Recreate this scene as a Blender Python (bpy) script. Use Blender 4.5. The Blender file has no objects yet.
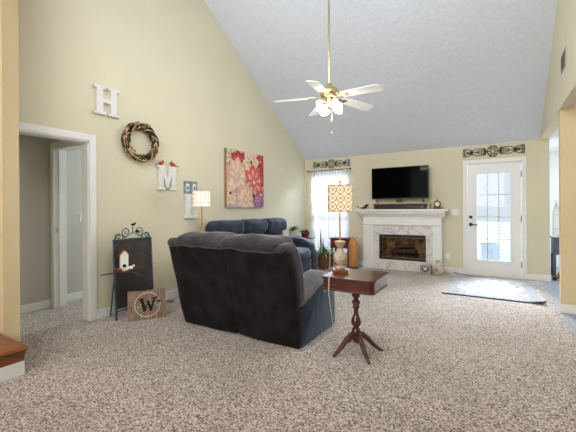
import bpy, bmesh, math, random
from mathutils import Vector, Matrix, noise
random.seed(7)
PI = math.pi
SC = bpy.context.scene
COL = SC.collection

# ------------------------------------------------------------------ camera
CAM_TH = math.radians(31.41)
cam = bpy.data.cameras.new('camera')
cam.lens = 340.56 / 576 * 36
cam.sensor_width = 36
cam.shift_y = -7.4 / 576
cam.clip_start = 0.05
co = bpy.data.objects.new('camera', cam)
COL.objects.link(co)
co.matrix_world = (Matrix.Translation((0, 0, 1.2642)) @ Matrix.Rotation(CAM_TH, 4, 'Z')
                   @ Matrix.Rotation(PI / 2, 4, 'X') @ Matrix.Rotation(-0.0059, 4, 'Z'))
SC.camera = co

# ------------------------------------------------------------------ world, lights, exposure
W = bpy.data.worlds.new('sky')
SC.world = W
W.use_nodes = True
bg = W.node_tree.nodes['Background']
bg.inputs[0].default_value = (0.86, 0.93, 1.0, 1)
bg.inputs[1].default_value = 1.08


def area(name, loc, target, sx, sy, power, color):
    l = bpy.data.lights.new(name, 'AREA')
    l.shape = 'RECTANGLE'
    l.size, l.size_y = sx, sy
    l.energy = power
    l.color = color
    o = bpy.data.objects.new(name, l)
    COL.objects.link(o)
    o.location = loc
    d = Vector(target) - Vector(loc)
    o.rotation_euler = d.to_track_quat('-Z', 'Y').to_euler()
    return o


def point(name, loc, power, color, r=0.05):
    l = bpy.data.lights.new(name, 'POINT')
    l.energy = power
    l.color = color
    l.shadow_soft_size = r
    o = bpy.data.objects.new(name, l)
    COL.objects.link(o)
    o.location = loc
    return o


# daylight through the far window and door and an unseen kitchen side window,
# plus added fill lights without a real source
area('fill_behind', (-1.5, -1.9, 2.4), (-1.7, 4.0, 2.3), 3.6, 2.2, 175, (1.0, 0.97, 0.94))  # added fill from behind the camera, no rear window there
area('daylight_window', (-3.27, 9.2, 2.95), (-2.9, 5.2, 0.3), 1.8, 0.8, 700, (0.82, 0.90, 1.0))
area('daylight_door', (-0.04, 9.2, 2.95), (-0.5, 5.0, 0.3), 1.8, 0.8, 1250, (0.82, 0.90, 1.0))
area('kitchen_daylight', (2.8, 7.9, 1.9), (0.6, 6.6, 0.4), 1.2, 1.4, 110, (0.84, 0.91, 1.0))
area('fill_roof', (-1.4, 1.6, 3.5), (-1.6, 5.2, 2.9), 2.6, 0.9, 85, (0.88, 0.94, 1.0))  # added fill hung under the roof, aimed forward
point('kitchen_lamp', (2.3, 3.5, 2.05), 42, (1.0, 0.80, 0.56), 0.12)
point('stair_lamp', (-4.4, -0.6, 2.7), 24, (1.0, 0.82, 0.58), 0.12)
area('side_room_fill', (-4.3, 4.3, 1.7), (-4.9, 2.4, 1.1), 0.5, 1.2, 42, (0.78, 0.88, 1.0))  # added fill in the hidden room, brightens the hall doorway

SC.view_settings.view_transform = 'Standard'
SC.view_settings.look = 'None'
SC.view_settings.exposure = -0.22
SC.view_settings.gamma = 1
SC.view_settings.use_curve_mapping = False


# ------------------------------------------------------------------ materials
def srgb(r, g, b):
    f = lambda v: (v / 255 / 12.92) if v / 255 <= 0.04045 else ((v / 255 + 0.055) / 1.055) ** 2.4
    return (f(r), f(g), f(b), 1)


def mat(name, col, rough=0.6, metal=0.0, emis=None, estr=0.0, sheen=0.0, sheen_tint=None, coat=0.0, spec=0.5,
        nscale=None, namt=0.15, bump=0.0, bscale=None, col2=None, stretch=None):
    m = bpy.data.materials.new(name)
    m.use_nodes = True
    nt = m.node_tree
    p = nt.nodes['Principled BSDF']
    p.inputs['Base Color'].default_value = col
    p.inputs['Roughness'].default_value = rough
    p.inputs['Metallic'].default_value = metal
    p.inputs['Specular IOR Level'].default_value = spec
    p.inputs['Coat Weight'].default_value = coat
    if sheen:
        p.inputs['Sheen Weight'].default_value = sheen
        p.inputs['Sheen Roughness'].default_value = 0.4
        p.inputs['Sheen Tint'].default_value = sheen_tint or (1, 1, 1, 1)
    if emis:
        p.inputs['Emission Color'].default_value = emis
        p.inputs['Emission Strength'].default_value = estr
    tc = nt.nodes.new('ShaderNodeTexCoord')
    src = tc.outputs['Object']
    if stretch:
        mp = nt.nodes.new('ShaderNodeMapping')
        mp.inputs['Scale'].default_value = stretch
        nt.links.new(src, mp.inputs['Vector'])
        src = mp.outputs['Vector']
    if nscale:
        n = nt.nodes.new('ShaderNodeTexNoise')
        n.inputs['Scale'].default_value = nscale
        n.inputs['Detail'].default_value = 5
        nt.links.new(src, n.inputs['Vector'])
        r = nt.nodes.new('ShaderNodeValToRGB')
        r.color_ramp.elements[0].position = 0.33
        r.color_ramp.elements[1].position = 0.67
        c2 = col2 or tuple(min(1, c * (1 + namt)) for c in col[:3]) + (1,)
        c1 = col if col2 else tuple(c * (1 - namt) for c in col[:3]) + (1,)
        r.color_ramp.elements[0].color = c1
        r.color_ramp.elements[1].color = c2
        nt.links.new(n.outputs['Fac'], r.inputs['Fac'])
        nt.links.new(r.outputs['Color'], p.inputs['Base Color'])
    if bump:
        n2 = nt.nodes.new('ShaderNodeTexNoise')
        n2.inputs['Scale'].default_value = bscale or 60
        n2.inputs['Detail'].default_value = 4
        nt.links.new(src, n2.inputs['Vector'])
        b = nt.nodes.new('ShaderNodeBump')
        b.inputs['Strength'].default_value = bump
        b.inputs['Distance'].default_value = 0.02
        nt.links.new(n2.outputs['Fac'], b.inputs['Height'])
        nt.links.new(b.outputs['Normal'], p.inputs['Normal'])
    return m


M = {}
M['wall'] = mat('wall_paint', srgb(217, 210, 184), 0.85, nscale=1.3, namt=0.02, bump=0.06, bscale=140, spec=0.2)
M['hall'] = mat('hall_paint', srgb(192, 188, 182), 0.85, nscale=1.3, namt=0.02, spec=0.2)
M['tan'] = mat('tan_paint', srgb(216, 198, 160), 0.85, nscale=2.0, namt=0.03, spec=0.2)
M['kwall'] = mat('kitchen_paint', srgb(228, 230, 228), 0.8, nscale=2.0, namt=0.02)
M['trim'] = mat('trim_paint', srgb(232, 232, 230), 0.45, nscale=3.0, namt=0.015)
M['white'] = mat('white_enamel', srgb(235, 235, 232), 0.4, nscale=6, namt=0.02)
M['letter'] = mat('distressed_white', srgb(222, 221, 217), 0.6, nscale=24, namt=0.06)
M['black'] = mat('black_plastic', srgb(14, 14, 16), 0.35, nscale=20, namt=0.1)
M['screen'] = mat('screen_glass', srgb(4, 4, 6), 0.07, nscale=2, namt=0.1, spec=0.02)
M['iron'] = mat('wrought_iron', srgb(30, 25, 24), 0.55, 0.4, nscale=30, namt=0.25)
M['brass'] = mat('polished_brass', srgb(216, 194, 142), 0.25, 1.0, nscale=20, namt=0.05)
M['cherry'] = mat('cherry_wood', srgb(58, 22, 14), 0.28, nscale=9, col2=srgb(96, 42, 26), stretch=(1, 7, 7), coat=0.4)
M['redwood'] = mat('red_wood', srgb(84, 26, 18), 0.35, nscale=8, col2=srgb(120, 44, 30), stretch=(1, 6, 6))
M['oak'] = mat('oak_wood', srgb(104, 52, 20), 0.35, nscale=7, col2=srgb(146, 82, 36), stretch=(7, 1, 7), coat=0.3)
M['honey'] = mat('honey_wood', srgb(176, 112, 52), 0.4, nscale=9, col2=srgb(205, 148, 82), stretch=(6, 6, 1))
M['tanwood'] = mat('pale_wood', srgb(188, 160, 118), 0.5, nscale=9, col2=srgb(208, 184, 144), stretch=(1, 6, 6))
M['barn'] = mat('barn_wood', srgb(112, 90, 70), 0.75, nscale=10, col2=srgb(160, 136, 112), stretch=(6, 6, 1))
M['whitewash'] = mat('whitewashed_wood', srgb(206, 192, 170), 0.6, nscale=30, col2=srgb(168, 148, 122))
M['vine'] = mat('grapevine', srgb(64, 40, 26), 0.8, nscale=25, col2=srgb(150, 116, 84))
M['vinedark'] = mat('dark_vine', srgb(48, 28, 18), 0.8, nscale=25, namt=0.3)
M['vinepale'] = mat('pale_vine', srgb(206, 172, 132), 0.8, nscale=25, namt=0.2)
M['red'] = mat('red_paint', srgb(176, 34, 24), 0.5, nscale=30, namt=0.2)
M['beak'] = mat('dark_brown', srgb(60, 34, 22), 0.6, nscale=30, namt=0.2)
M['teal'] = mat('teal_metal', srgb(52, 78, 84), 0.5, 0.3, nscale=20, namt=0.3)
M['slate'] = mat('chalkboard_slate', srgb(36, 28, 26), 0.6, nscale=5, col2=srgb(64, 54, 52))
M['copper'] = mat('copper_roof', srgb(132, 74, 42), 0.45, 0.5, nscale=15, namt=0.3)
M['twig'] = mat('twig_bark', srgb(92, 58, 36), 0.8, nscale=20, namt=0.3)
M['bluewood'] = mat('pale_blue_paint', srgb(118, 142, 152), 0.6, nscale=30, namt=0.2)
M['leaf'] = mat('green_leaf', srgb(52, 92, 38), 0.5, nscale=14, col2=srgb(92, 134, 62))
M['leafpale'] = mat('pale_leaf', srgb(96, 130, 78), 0.5, nscale=14, col2=srgb(196, 208, 160))
M['redpot'] = mat('red_glaze', srgb(124, 18, 32), 0.2, nscale=8, namt=0.2)
M['whitepot'] = mat('white_glaze', srgb(214, 210, 202), 0.35, nscale=8, namt=0.05)
M['wicker'] = mat('wicker', srgb(128, 88, 52), 0.8, nscale=40, col2=srgb(76, 48, 28), bump=0.5, bscale=60)
M['soil'] = mat('soil', srgb(44, 32, 24), 0.95, nscale=40, namt=0.4)
M['fire'] = mat('firebox_brick', srgb(112, 80, 56), 0.9, nscale=12, col2=srgb(206, 166, 122), bump=0.4, bscale=30)
M['log'] = mat('charred_log', srgb(96, 70, 50), 0.9, nscale=18, col2=srgb(42, 30, 24), bump=0.5, bscale=40)
M['cord'] = mat('cord_plastic', srgb(222, 222, 220), 0.5, nscale=8, namt=0.03)
M['greycab'] = mat('slate_grey_paint', srgb(84, 94, 110), 0.5, nscale=6, namt=0.06)
M['redtoy'] = mat('terracotta', srgb(150, 84, 62), 0.6, nscale=20, namt=0.2)
M['tile'] = mat('grey_plank_floor', srgb(150, 158, 168), 0.45, nscale=5, namt=0.12, stretch=(6, 1, 1))
M['deck'] = mat('bleached_deck', srgb(196, 204, 212), 0.8, nscale=6, namt=0.06, stretch=(1, 8, 1))
M['outgrey'] = mat('outdoor_grey', srgb(92, 98, 108), 0.7, nscale=6, namt=0.1)
M['siding'] = mat('pale_siding', srgb(176, 188, 206), 0.8, nscale=4, namt=0.04)
M['greybox'] = mat('grey_wash_wood', srgb(158, 154, 152), 0.7, nscale=16, namt=0.12)
M['cream'] = mat('cream_stoneware', srgb(214, 206, 186), 0.5, nscale=14, col2=srgb(186, 172, 144))
M['mint'] = mat('mint_paint', srgb(150, 186, 168), 0.6, nscale=20, namt=0.1)
M['chalk'] = mat('chalk_white', srgb(235, 232, 222), 0.7, nscale=20, namt=0.03)
M['steel'] = mat('grey_steel', srgb(150, 152, 156), 0.35, 0.8, nscale=15, namt=0.08)
M['vent'] = mat('vent_grey', srgb(176, 172, 158), 0.5, nscale=10, namt=0.04)
M['ventdark'] = mat('vent_dark', srgb(96, 94, 86), 0.7, nscale=10, namt=0.05)
M['rugedge'] = mat('rug_binding', srgb(58, 60, 70), 0.9, nscale=30, namt=0.15)
M['suede'] = mat('dark_suede', srgb(22, 25, 36), 0.75, sheen=0.5, sheen_tint=(0.62, 0.74, 1.0, 1), nscale=6,
                 col2=srgb(44, 49, 66), bump=0.25, bscale=9, spec=0.3)
M['suedeback'] = mat('dark_suede_back', srgb(15, 12, 14), 0.8, sheen=0.05, sheen_tint=(0.8, 0.84, 1.0, 1), nscale=6,
                     col2=srgb(38, 32, 37), bump=0.2, bscale=9, spec=0.2)  # same suede, shade of the rear side put into a darker colour
M['suedetop'] = mat('skylit_suede', srgb(38, 36, 40), 0.75, sheen=0.4, sheen_tint=(0.9, 0.9, 1.0, 1), nscale=7,
                   col2=srgb(66, 63, 66), bump=0.25, bscale=9, spec=0.3)  # same suede, sky sheen put into a lighter colour
M['suedelit'] = mat('windowlit_suede', srgb(92, 92, 96), 0.75, sheen=0.7, sheen_tint=(0.9, 0.92, 1.0, 1), nscale=7,
                     col2=srgb(122, 121, 122), bump=0.2, bscale=9, spec=0.3)  # same suede on the arm pads, window light painted as lighter grey


def ceiling_mat():
    m = mat('ceiling_texture', srgb(213, 217, 225), 0.9, nscale=16, namt=0.025, spec=0.2)
    nt = m.node_tree
    p = nt.nodes['Principled BSDF']
    tc = nt.nodes.new('ShaderNodeTexCoord')
    v = nt.nodes.new('ShaderNodeTexNoise')
    v.inputs['Scale'].default_value = 18
    v.inputs['Detail'].default_value = 6
    v.inputs['Distortion'].default_value = 1.4
    b = nt.nodes.new('ShaderNodeBump')
    b.inputs['Strength'].default_value = 0.4
    b.inputs['Distance'].default_value = 0.025
    nt.links.new(tc.outputs['Object'], v.inputs['Vector'])
    nt.links.new(v.outputs['Fac'], b.inputs['Height'])
    nt.links.new(b.outputs['Normal'], p.inputs['Normal'])
    return m


M['ceil'] = ceiling_mat()


def carpet_mat():
    m = bpy.data.materials.new('speckled_carpet')
    m.use_nodes = True
    nt = m.node_tree
    p = nt.nodes['Principled BSDF']
    p.inputs['Roughness'].default_value = 0.95
    p.inputs['Specular IOR Level'].default_value = 0.1
    p.inputs['Sheen Weight'].default_value = 0.25
    tc = nt.nodes.new('ShaderNodeTexCoord')
    n = nt.nodes.new('ShaderNodeTexVoronoi')
    n.inputs['Scale'].default_value = 120
    sep = nt.nodes.new('ShaderNodeSeparateColor')
    n2 = nt.nodes.new('ShaderNodeTexNoise')
    n2.inputs['Scale'].default_value = 70
    n2.inputs['Detail'].default_value = 3
    add = nt.nodes.new('ShaderNodeMix')
    add.inputs[0].default_value = 0.45
    r = nt.nodes.new('ShaderNodeValToRGB')
    e = r.color_ramp.elements
    e[0].position = 0.22
    e[0].color = srgb(70, 55, 46)
    e[1].position = 0.76
    e[1].color = srgb(226, 217, 208)
    k = e.new(0.38)
    k.color = srgb(143, 126, 112)
    k2 = e.new(0.56)
    k2.color = srgb(192, 179, 167)
    nt.links.new(tc.outputs['Object'], n2.inputs['Vector'])
    nt.links.new(n.outputs['Color'], sep.inputs[0])
    nt.links.new(sep.outputs[0], add.inputs[2])
    nt.links.new(n2.outputs['Fac'], add.inputs[3])
    nb = nt.nodes.new('ShaderNodeTexNoise')
    nb.inputs['Scale'].default_value = 1.1
    nb.inputs['Detail'].default_value = 3
    mx = nt.nodes.new('ShaderNodeMix')
    mx.data_type = 'RGBA'
    mx.blend_type = 'MULTIPLY'
    mx.inputs[0].default_value = 1.0
    r2 = nt.nodes.new('ShaderNodeValToRGB')
    r2.color_ramp.elements[0].position = 0.35
    r2.color_ramp.elements[0].color = (0.84, 0.83, 0.82, 1)
    r2.color_ramp.elements[1].position = 0.6
    r2.color_ramp.elements[1].color = (1, 1, 1, 1)
    b = nt.nodes.new('ShaderNodeBump')
    b.inputs['Strength'].default_value = 0.35
    b.inputs['Distance'].default_value = 0.01
    L = nt.links.new
    L(tc.outputs['Object'], n.inputs['Vector'])
    L(tc.outputs['Object'], nb.inputs['Vector'])
    L(add.outputs[0], r.inputs['Fac'])
    L(nb.outputs['Fac'], r2.inputs['Fac'])
    L(r.outputs['Color'], mx.inputs[6])
    L(r2.outputs['Color'], mx.inputs[7])
    L(mx.outputs[2], p.inputs['Base Color'])
    L(n.outputs['Distance'], b.inputs['Height'])
    L(b.outputs['Normal'], p.inputs['Normal'])
    return m


M['carpet'] = carpet_mat()


def marble_mat():
    m = mat('white_marble', srgb(224, 222, 218), 0.2)
    nt = m.node_tree
    p = nt.nodes['Principled BSDF']
    tc = nt.nodes.new('ShaderNodeTexCoord')
    n = nt.nodes.new('ShaderNodeTexNoise')
    n.inputs['Scale'].default_value = 2.6
    n.inputs['Detail'].default_value = 8
    n.inputs['Distortion'].default_value = 1.6
    r = nt.nodes.new('ShaderNodeValToRGB')
    e = r.color_ramp.elements
    e[0].position = 0.47
    e[0].color = srgb(226, 224, 220)
    e[1].position = 0.53
    e[1].color = srgb(228, 226, 222)
    k = e.new(0.5)
    k.color = srgb(186, 186, 188)
    nt.links.new(tc.outputs['Object'], n.inputs['Vector'])
    nt.links.new(n.outputs['Fac'], r.inputs['Fac'])
    nt.links.new(r.outputs['Color'], p.inputs['Base Color'])
    return m


M['marble'] = marble_mat()


def rug_mat():
    m = mat('faded_rug', srgb(206, 204, 206), 0.95, spec=0.1)
    nt = m.node_tree
    p = nt.nodes['Principled BSDF']
    tc = nt.nodes.new('ShaderNodeTexCoord')
    n = nt.nodes.new('ShaderNodeTexNoise')
    n.inputs['Scale'].default_value = 9
    n.inputs['Detail'].default_value = 7
    n.inputs['Roughness'].default_value = 0.75
    n.inputs['Distortion'].default_value = 1.0
    r = nt.nodes.new('ShaderNodeValToRGB')
    e = r.color_ramp.elements
    e[0].position = 0.36
    e[0].color = srgb(128, 126, 128)
    e[1].position = 0.56
    e[1].color = srgb(194, 190, 189)
    nt.links.new(tc.outputs['Object'], n.inputs['Vector'])
    nt.links.new(n.outputs['Fac'], r.inputs['Fac'])
    nt.links.new(r.outputs['Color'], p.inputs['Base Color'])
    return m


M['rug'] = rug_mat()


def glass_mat():
    m = bpy.data.materials.new('window_glass')
    m.use_nodes = True
    nt = m.node_tree
    nt.nodes.remove(nt.nodes['Principled BSDF'])
    t = nt.nodes.new('ShaderNodeBsdfTransparent')
    t.inputs[0].default_value = (0.95, 0.97, 0.98, 1)
    g = nt.nodes.new('ShaderNodeBsdfGlossy')
    g.inputs['Roughness'].default_value = 0.03
    fr = nt.nodes.new('ShaderNodeFresnel')
    fr.inputs[0].default_value = 1.3
    mx = nt.nodes.new('ShaderNodeMixShader')
    L = nt.links.new
    L(fr.outputs[0], mx.inputs[0])
    L(t.outputs[0], mx.inputs[1])
    L(g.outputs[0], mx.inputs[2])
    L(mx.outputs[0], nt.nodes['Material Output'].inputs[0])
    return m


M['glass'] = glass_mat()


def sheer_mat():
    m = bpy.data.materials.new('sheer_curtain')
    m.use_nodes = True
    nt = m.node_tree
    nt.nodes.remove(nt.nodes['Principled BSDF'])
    t = nt.nodes.new('ShaderNodeBsdfTransparent')
    d = nt.nodes.new('ShaderNodeBsdfDiffuse')
    d.inputs[0].default_value = srgb(240, 242, 246)
    tl = nt.nodes.new('ShaderNodeBsdfTranslucent')
    tl.inputs[0].default_value = srgb(240, 244, 250)
    m1 = nt.nodes.new('ShaderNodeMixShader')
    m1.inputs[0].default_value = 0.55
    m2 = nt.nodes.new('ShaderNodeMixShader')
    m2.inputs[0].default_value = 0.62
    tc = nt.nodes.new('ShaderNodeTexCoord')
    n = nt.nodes.new('ShaderNodeTexNoise')
    n.inputs['Scale'].default_value = 220
    mr = nt.nodes.new('ShaderNodeMapRange')
    mr.inputs[3].default_value = 0.35
    mr.inputs[4].default_value = 0.62
    L = nt.links.new
    L(tc.outputs['Object'], n.inputs['Vector'])
    L(n.outputs['Fac'], mr.inputs[0])
    L(mr.outputs[0], m2.inputs[0])
    L(d.outputs[0], m1.inputs[1])
    L(tl.outputs[0], m1.inputs[2])
    L(t.outputs[0], m2.inputs[1])
    L(m1.outputs[0], m2.inputs[2])
    L(m2.outputs[0], nt.nodes['Material Output'].inputs[0])
    return m


M['sheer'] = sheer_mat()


def shade_mat(name, lit, dark, strength, scale, kind):
    """lamp shade that glows from its own bulb, with a woven / tiled pattern"""
    m = mat(name, lit, 0.7)
    nt = m.node_tree
    p = nt.nodes['Principled BSDF']
    tc = nt.nodes.new('ShaderNodeTexCoord')
    if kind == 'lattice':
        v = nt.nodes.new('ShaderNodeTexVoronoi')
        v.feature = 'DISTANCE_TO_EDGE'
        v.inputs['Scale'].default_value = scale
        v.inputs['Randomness'].default_value = 0.35
        out = v.outputs['Distance']
        lo, hi = 0.02, 0.12
    else:
        v = nt.nodes.new('ShaderNodeTexNoise')
        v.inputs['Scale'].default_value = scale
        out = v.outputs['Fac']
        lo, hi = 0.35, 0.6
    nt.links.new(tc.outputs['Object'], v.inputs['Vector'])
    r = nt.nodes.new('ShaderNodeValToRGB')
    r.color_ramp.elements[0].position = lo
    r.color_ramp.elements[0].color = dark
    r.color_ramp.elements[1].position = hi
    r.color_ramp.elements[1].color = lit
    nt.links.new(out, r.inputs['Fac'])
    nt.links.new(r.outputs['Color'], p.inputs['Base Color'])
    nt.links.new(r.outputs['Color'], p.inputs['Emission Color'])
    p.inputs['Emission Strength'].default_value = strength
    return m


M['shadewarm'] = shade_mat('fretwork_shade', srgb(252, 232, 200), srgb(236, 208, 168), 0.5, 30, 'noise')
M['shadewhite'] = shade_mat('capiz_shade', srgb(248, 246, 232), srgb(226, 222, 204), 0.36, 14, 'noise')
M['fret'] = mat('fretwork_wood', srgb(126, 96, 66), 0.6, nscale=20, namt=0.15)
M['bulbglass'] = mat('lit_frosted_glass', srgb(255, 246, 228), 0.3, emis=srgb(255, 240, 214), estr=2.6, nscale=10, namt=0.03)


# ------------------------------------------------------------------ mesh builder
class MB:
    def __init__(s):
        s.bm = bmesh.new()

    def _tf(s, vs, Mx):
        if Mx is not None:
            bmesh.ops.transform(s.bm, matrix=Mx, verts=vs)

    def box(s, x0, x1, y0, y1, z0, z1, bev=0.0, Mx=None, seg=2):
        b = bmesh.new()
        vs = [b.verts.new((x, y, z)) for x in (x0, x1) for y in (y0, y1) for z in (z0, z1)]
        for q in ((0, 1, 3, 2), (4, 6, 7, 5), (0, 4, 5, 1), (2, 3, 7, 6), (0, 2, 6, 4), (1, 5, 7, 3)):
            b.faces.new([vs[i] for i in q])
        bmesh.ops.recalc_face_normals(b, faces=b.faces)
        if bev:
            bmesh.ops.bevel(b, geom=list(b.edges), offset=bev, segments=seg, affect='EDGES', profile=0.5)
        s._merge(b, Mx)
        return s

    def _merge(s, b, Mx):
        if Mx is not None:
            bmesh.ops.transform(b, matrix=Mx, verts=b.verts)
        mp = {v: s.bm.verts.new(v.co) for v in b.verts}
        for f in b.faces:
            try:
                s.bm.faces.new([mp[v] for v in f.verts])
            except ValueError:
                pass
        b.free()

    def cyl(s, p0, p1, r0, r1=None, n=14, Mx=None):
        r1 = r0 if r1 is None else r1
        p0, p1 = Vector(p0), Vector(p1)
        q = (p1 - p0).to_track_quat('Z', 'Y')
        a, c = [], []
        for i in range(n):
            t = 2 * PI * i / n
            d = q @ Vector((math.cos(t), math.sin(t), 0))
            a.append(s.bm.verts.new(p0 + d * r0))
            c.append(s.bm.verts.new(p1 + d * r1))
        for i in range(n):
            j = (i + 1) % n
            s.bm.faces.new((a[i], a[j], c[j], c[i]))
        s.bm.faces.new(a[::-1])
        s.bm.faces.new(c)
        s._tf(a + c, Mx)
        return s

    def tube(s, pts, r, n=6, closed=False, Mx=None):
        pts = [Vector(p) for p in pts]
        N = len(pts)
        rr = r if isinstance(r, (list, tuple)) else [r] * N
        rings = []
        up = None
        for i, p in enumerate(pts):
            if closed:
                d = pts[(i + 1) % N] - pts[i - 1]
            else:
                d = pts[min(i + 1, N - 1)] - pts[max(i - 1, 0)]
            d = d.normalized() if d.length > 1e-9 else Vector((0, 0, 1))
            if up is None:
                up = d.orthogonal().normalized()
            up = (up - d * up.dot(d))
            up = up.normalized() if up.length > 1e-6 else d.orthogonal().normalized()
            sd = d.cross(up)
            rings.append([s.bm.verts.new(p + (up * math.cos(2 * PI * k / n) + sd * math.sin(2 * PI * k / n)) * rr[i])
                          for k in range(n)])
        for i in range(N if closed else N - 1):
            A, B = rings[i], rings[(i + 1) % N]
            for k in range(n):
                s.bm.faces.new((A[k], A[(k + 1) % n], B[(k + 1) % n], B[k]))
        if not closed:
            s.bm.faces.new(rings[0][::-1])
            s.bm.faces.new(rings[-1])
        s._tf([v for q in rings for v in q], Mx)
        return s

    def lathe(s, prof, c=(0, 0, 0), n=24, Mx=None, caps=True, a0=0.0):
        rings = []
        for r, z in prof:
            rings.append([s.bm.verts.new((c[0] + r * math.cos(2 * PI * k / n + a0), c[1] + r * math.sin(2 * PI * k / n + a0), c[2] + z))
                          for k in range(n)])
        for A, B in zip(rings, rings[1:]):
            for k in range(n):
                s.bm.faces.new((A[k], A[(k + 1) % n], B[(k + 1) % n], B[k]))
        if caps:
            s.bm.faces.new(rings[0][::-1])
            s.bm.faces.new(rings[-1])
        s._tf([v for q in rings for v in q], Mx)
        return s

    def prism(s, poly, d0, d1, Mx=None, bev=0.0):
        """polygon in local XY extruded along local Z from d0 to d1"""
        b = bmesh.new()
        A = [b.verts.new((u, v, d0)) for u, v in poly]
        B = [b.verts.new((u, v, d1)) for u, v in poly]
        n = len(poly)
        b.faces.new(A[::-1])
        b.faces.new(B)
        for i in range(n):
            j = (i + 1) % n
            b.faces.new((A[i], A[j], B[j], B[i]))
        bmesh.ops.recalc_face_normals(b, faces=b.faces)
        if bev:
            bmesh.ops.bevel(b, geom=list(b.edges), offset=bev, segments=2, affect='EDGES', profile=0.5)
        s._merge(b, Mx)
        return s

    def cushion(s, c, size, r, puff=0.0, wob=0.0, n=9, fn=None, Mx=None, freq=5.0):
        """soft rounded block: rounding radius r, faces bulged by puff, wrinkled by wob"""
        h = Vector(size) / 2
        r = min(r, min(h) * 0.98)
        b = bmesh.new()
        grid = {}

        def key(i, j, k):
            if (i, j, k) not in grid:
                grid[(i, j, k)] = b.verts.new((0, 0, 0))
            return grid[(i, j, k)]

        for ax in range(3):
            for sd in (0, n):
                for i in range(n):
                    for j in range(n):
                        q = []
                        for (u, v) in ((i, j), (i + 1, j), (i + 1, j + 1), (i, j + 1)):
                            t = [u, v]
                            t.insert(ax, sd)
                            q.append(key(*t))
                        if sd == 0:
                            q.reverse()
                        if ax == 1:
                            q.reverse()
                        b.faces.new(q)
        rnd = random.random() * 50
        for (i, j, k), v in grid.items():
            u = [2 * t / n - 1 for t in (i, j, k)]
            u = [math.sin(t * PI / 2) * 0.35 + t * 0.65 for t in u]
            p = Vector((u[0] * h[0], u[1] * h[1], u[2] * h[2]))
            inn = Vector([max(-(h[a] - r), min(h[a] - r, p[a])) for a in range(3)])
            d = p - inn
            nd = d.normalized() if d.length > 1e-9 else Vector((0, 0, 0))
            q = inn + nd * r
            for a in range(3):
                o = [x for x in range(3) if x != a]
                q[a] += puff * u[a] * (1 - u[o[0]] ** 2) * (1 - u[o[1]] ** 2)
            if wob:
                q += nd * wob * noise.noise(Vector((q.x * freq + rnd, q.y * freq, q.z * freq)))
            q += Vector(c)
            v.co = fn(q) if fn else q
        s._merge(b, Mx)
        return s

    def ball(s, c, r, sc=(1, 1, 1), n=10, Mx=None):
        g = bmesh.ops.create_uvsphere(s.bm, u_segments=n + 4, v_segments=n, radius=r)
        for v in g['verts']:
            v.co = Vector((v.co.x * sc[0] + c[0], v.co.y * sc[1] + c[1], v.co.z * sc[2] + c[2]))
        s._tf(g['verts'], Mx)
        return s

    def quad(s, *pts):
        s.bm.faces.new([s.bm.verts.new(p) for p in pts])
        return s

    def build(s, name, m, parent=None, smooth=False, loc=None):
        me = bpy.data.meshes.new(name)
        bmesh.ops.recalc_face_normals(s.bm, faces=s.bm.faces)
        if smooth:
            for f in s.bm.faces:
                f.smooth = True
            for e in s.bm.edges:
                if len(e.link_faces) == 2 and e.calc_face_angle(0) > 0.9:
                    e.smooth = False
        s.bm.to_mesh(me)
        s.bm.free()
        me.materials.append(M[m] if isinstance(m, str) else m)
        o = bpy.data.objects.new(name, me)
        COL.objects.link(o)
        if parent is not None:
            o.parent = parent
        if loc is not None:
            o.location = loc
        return o


def struct(o):
    o['kind'] = 'structure'
    return o


def tag(o, label, cat, group=None):
    o['label'] = label
    o['category'] = cat
    if group:
        o['group'] = group
    return o


def thing(name, label, cat, loc=(0, 0, 0), rz=0.0, group=None):
    o = bpy.data.objects.new(name, None)
    o.empty_display_size = 0.1
    COL.objects.link(o)
    o.location = loc
    o.rotation_euler = (0, 0, rz)
    return tag(o, label, cat, group)


def R(a, ax):
    return Matrix.Rotation(a, 4, ax)


def T(x, y, z):
    return Matrix.Translation((x, y, z))


# ------------------------------------------------------------------ the setting
XL, XR, D, HC, SL = -3.95, 0.651, 7.26, 2.43, 0.6516
RY = 3.83                                   # ridge of the vaulted ceiling
RZ = HC + SL * (D - RY)
FY = -2.2                                   # wall behind the camera


def roof(y):
    return HC + SL * (D - y) if y >= RY else RZ - (RY - y) * 0.29


struct(MB().box(-5.6, XR, FY, D + 0.13, -0.1, 0).build('floor', 'carpet'))
struct(MB().box(XR, 4.6, FY, 9.2, -0.1, 0).build('floor_kitchen', 'tile'))

b = MB()
for y0, y1 in ((FY, RY), (RY, D + 0.13)):
    za, zb = roof(y0), roof(y1)
    b.prism([(y0, za), (y1, zb), (y1, zb + 0.1), (y0, za + 0.1)], -5.6, XR + 0.13,
            Mx=Matrix(((0, 0, 1, 0), (1, 0, 0, 0), (0, 1, 0, 0), (0, 0, 0, 1))))
struct(b.build('ceiling', 'ceil'))
struct(MB().box(XR + 0.13, 4.6, FY, 9.2, HC, HC + 0.1).build('ceiling_kitchen', 'kwall'))

# far wall with the window and door openings
WX0, WX1, WZ0, WZ1 = -3.74, -2.83, 0.22, 2.10
DX0, DX1, DZ1 = -0.47, 0.395, 2.085
b = MB()
b.box(XL - 0.12, WX0, D, D + 0.13, 0, HC).box(WX0, WX1, D, D + 0.13, 0, WZ0).box(WX0, WX1, D, D + 0.13, WZ1, HC)
b.box(WX1, -2.10, D, D + 0.13, 0, HC).box(-1.16, DX0, D, D + 0.13, 0, HC)
b.box(-2.10, -1.16, D, D + 0.13, 0.72, HC).box(-2.10, -1.16, D, D + 0.13, 0, 0.21)
b.box(DX0, DX1, D, D + 0.13, DZ1, HC).box(DX1, 0.78, D, D + 0.13, 0, HC)
struct(b.build('wall_back', 'wall'))

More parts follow.
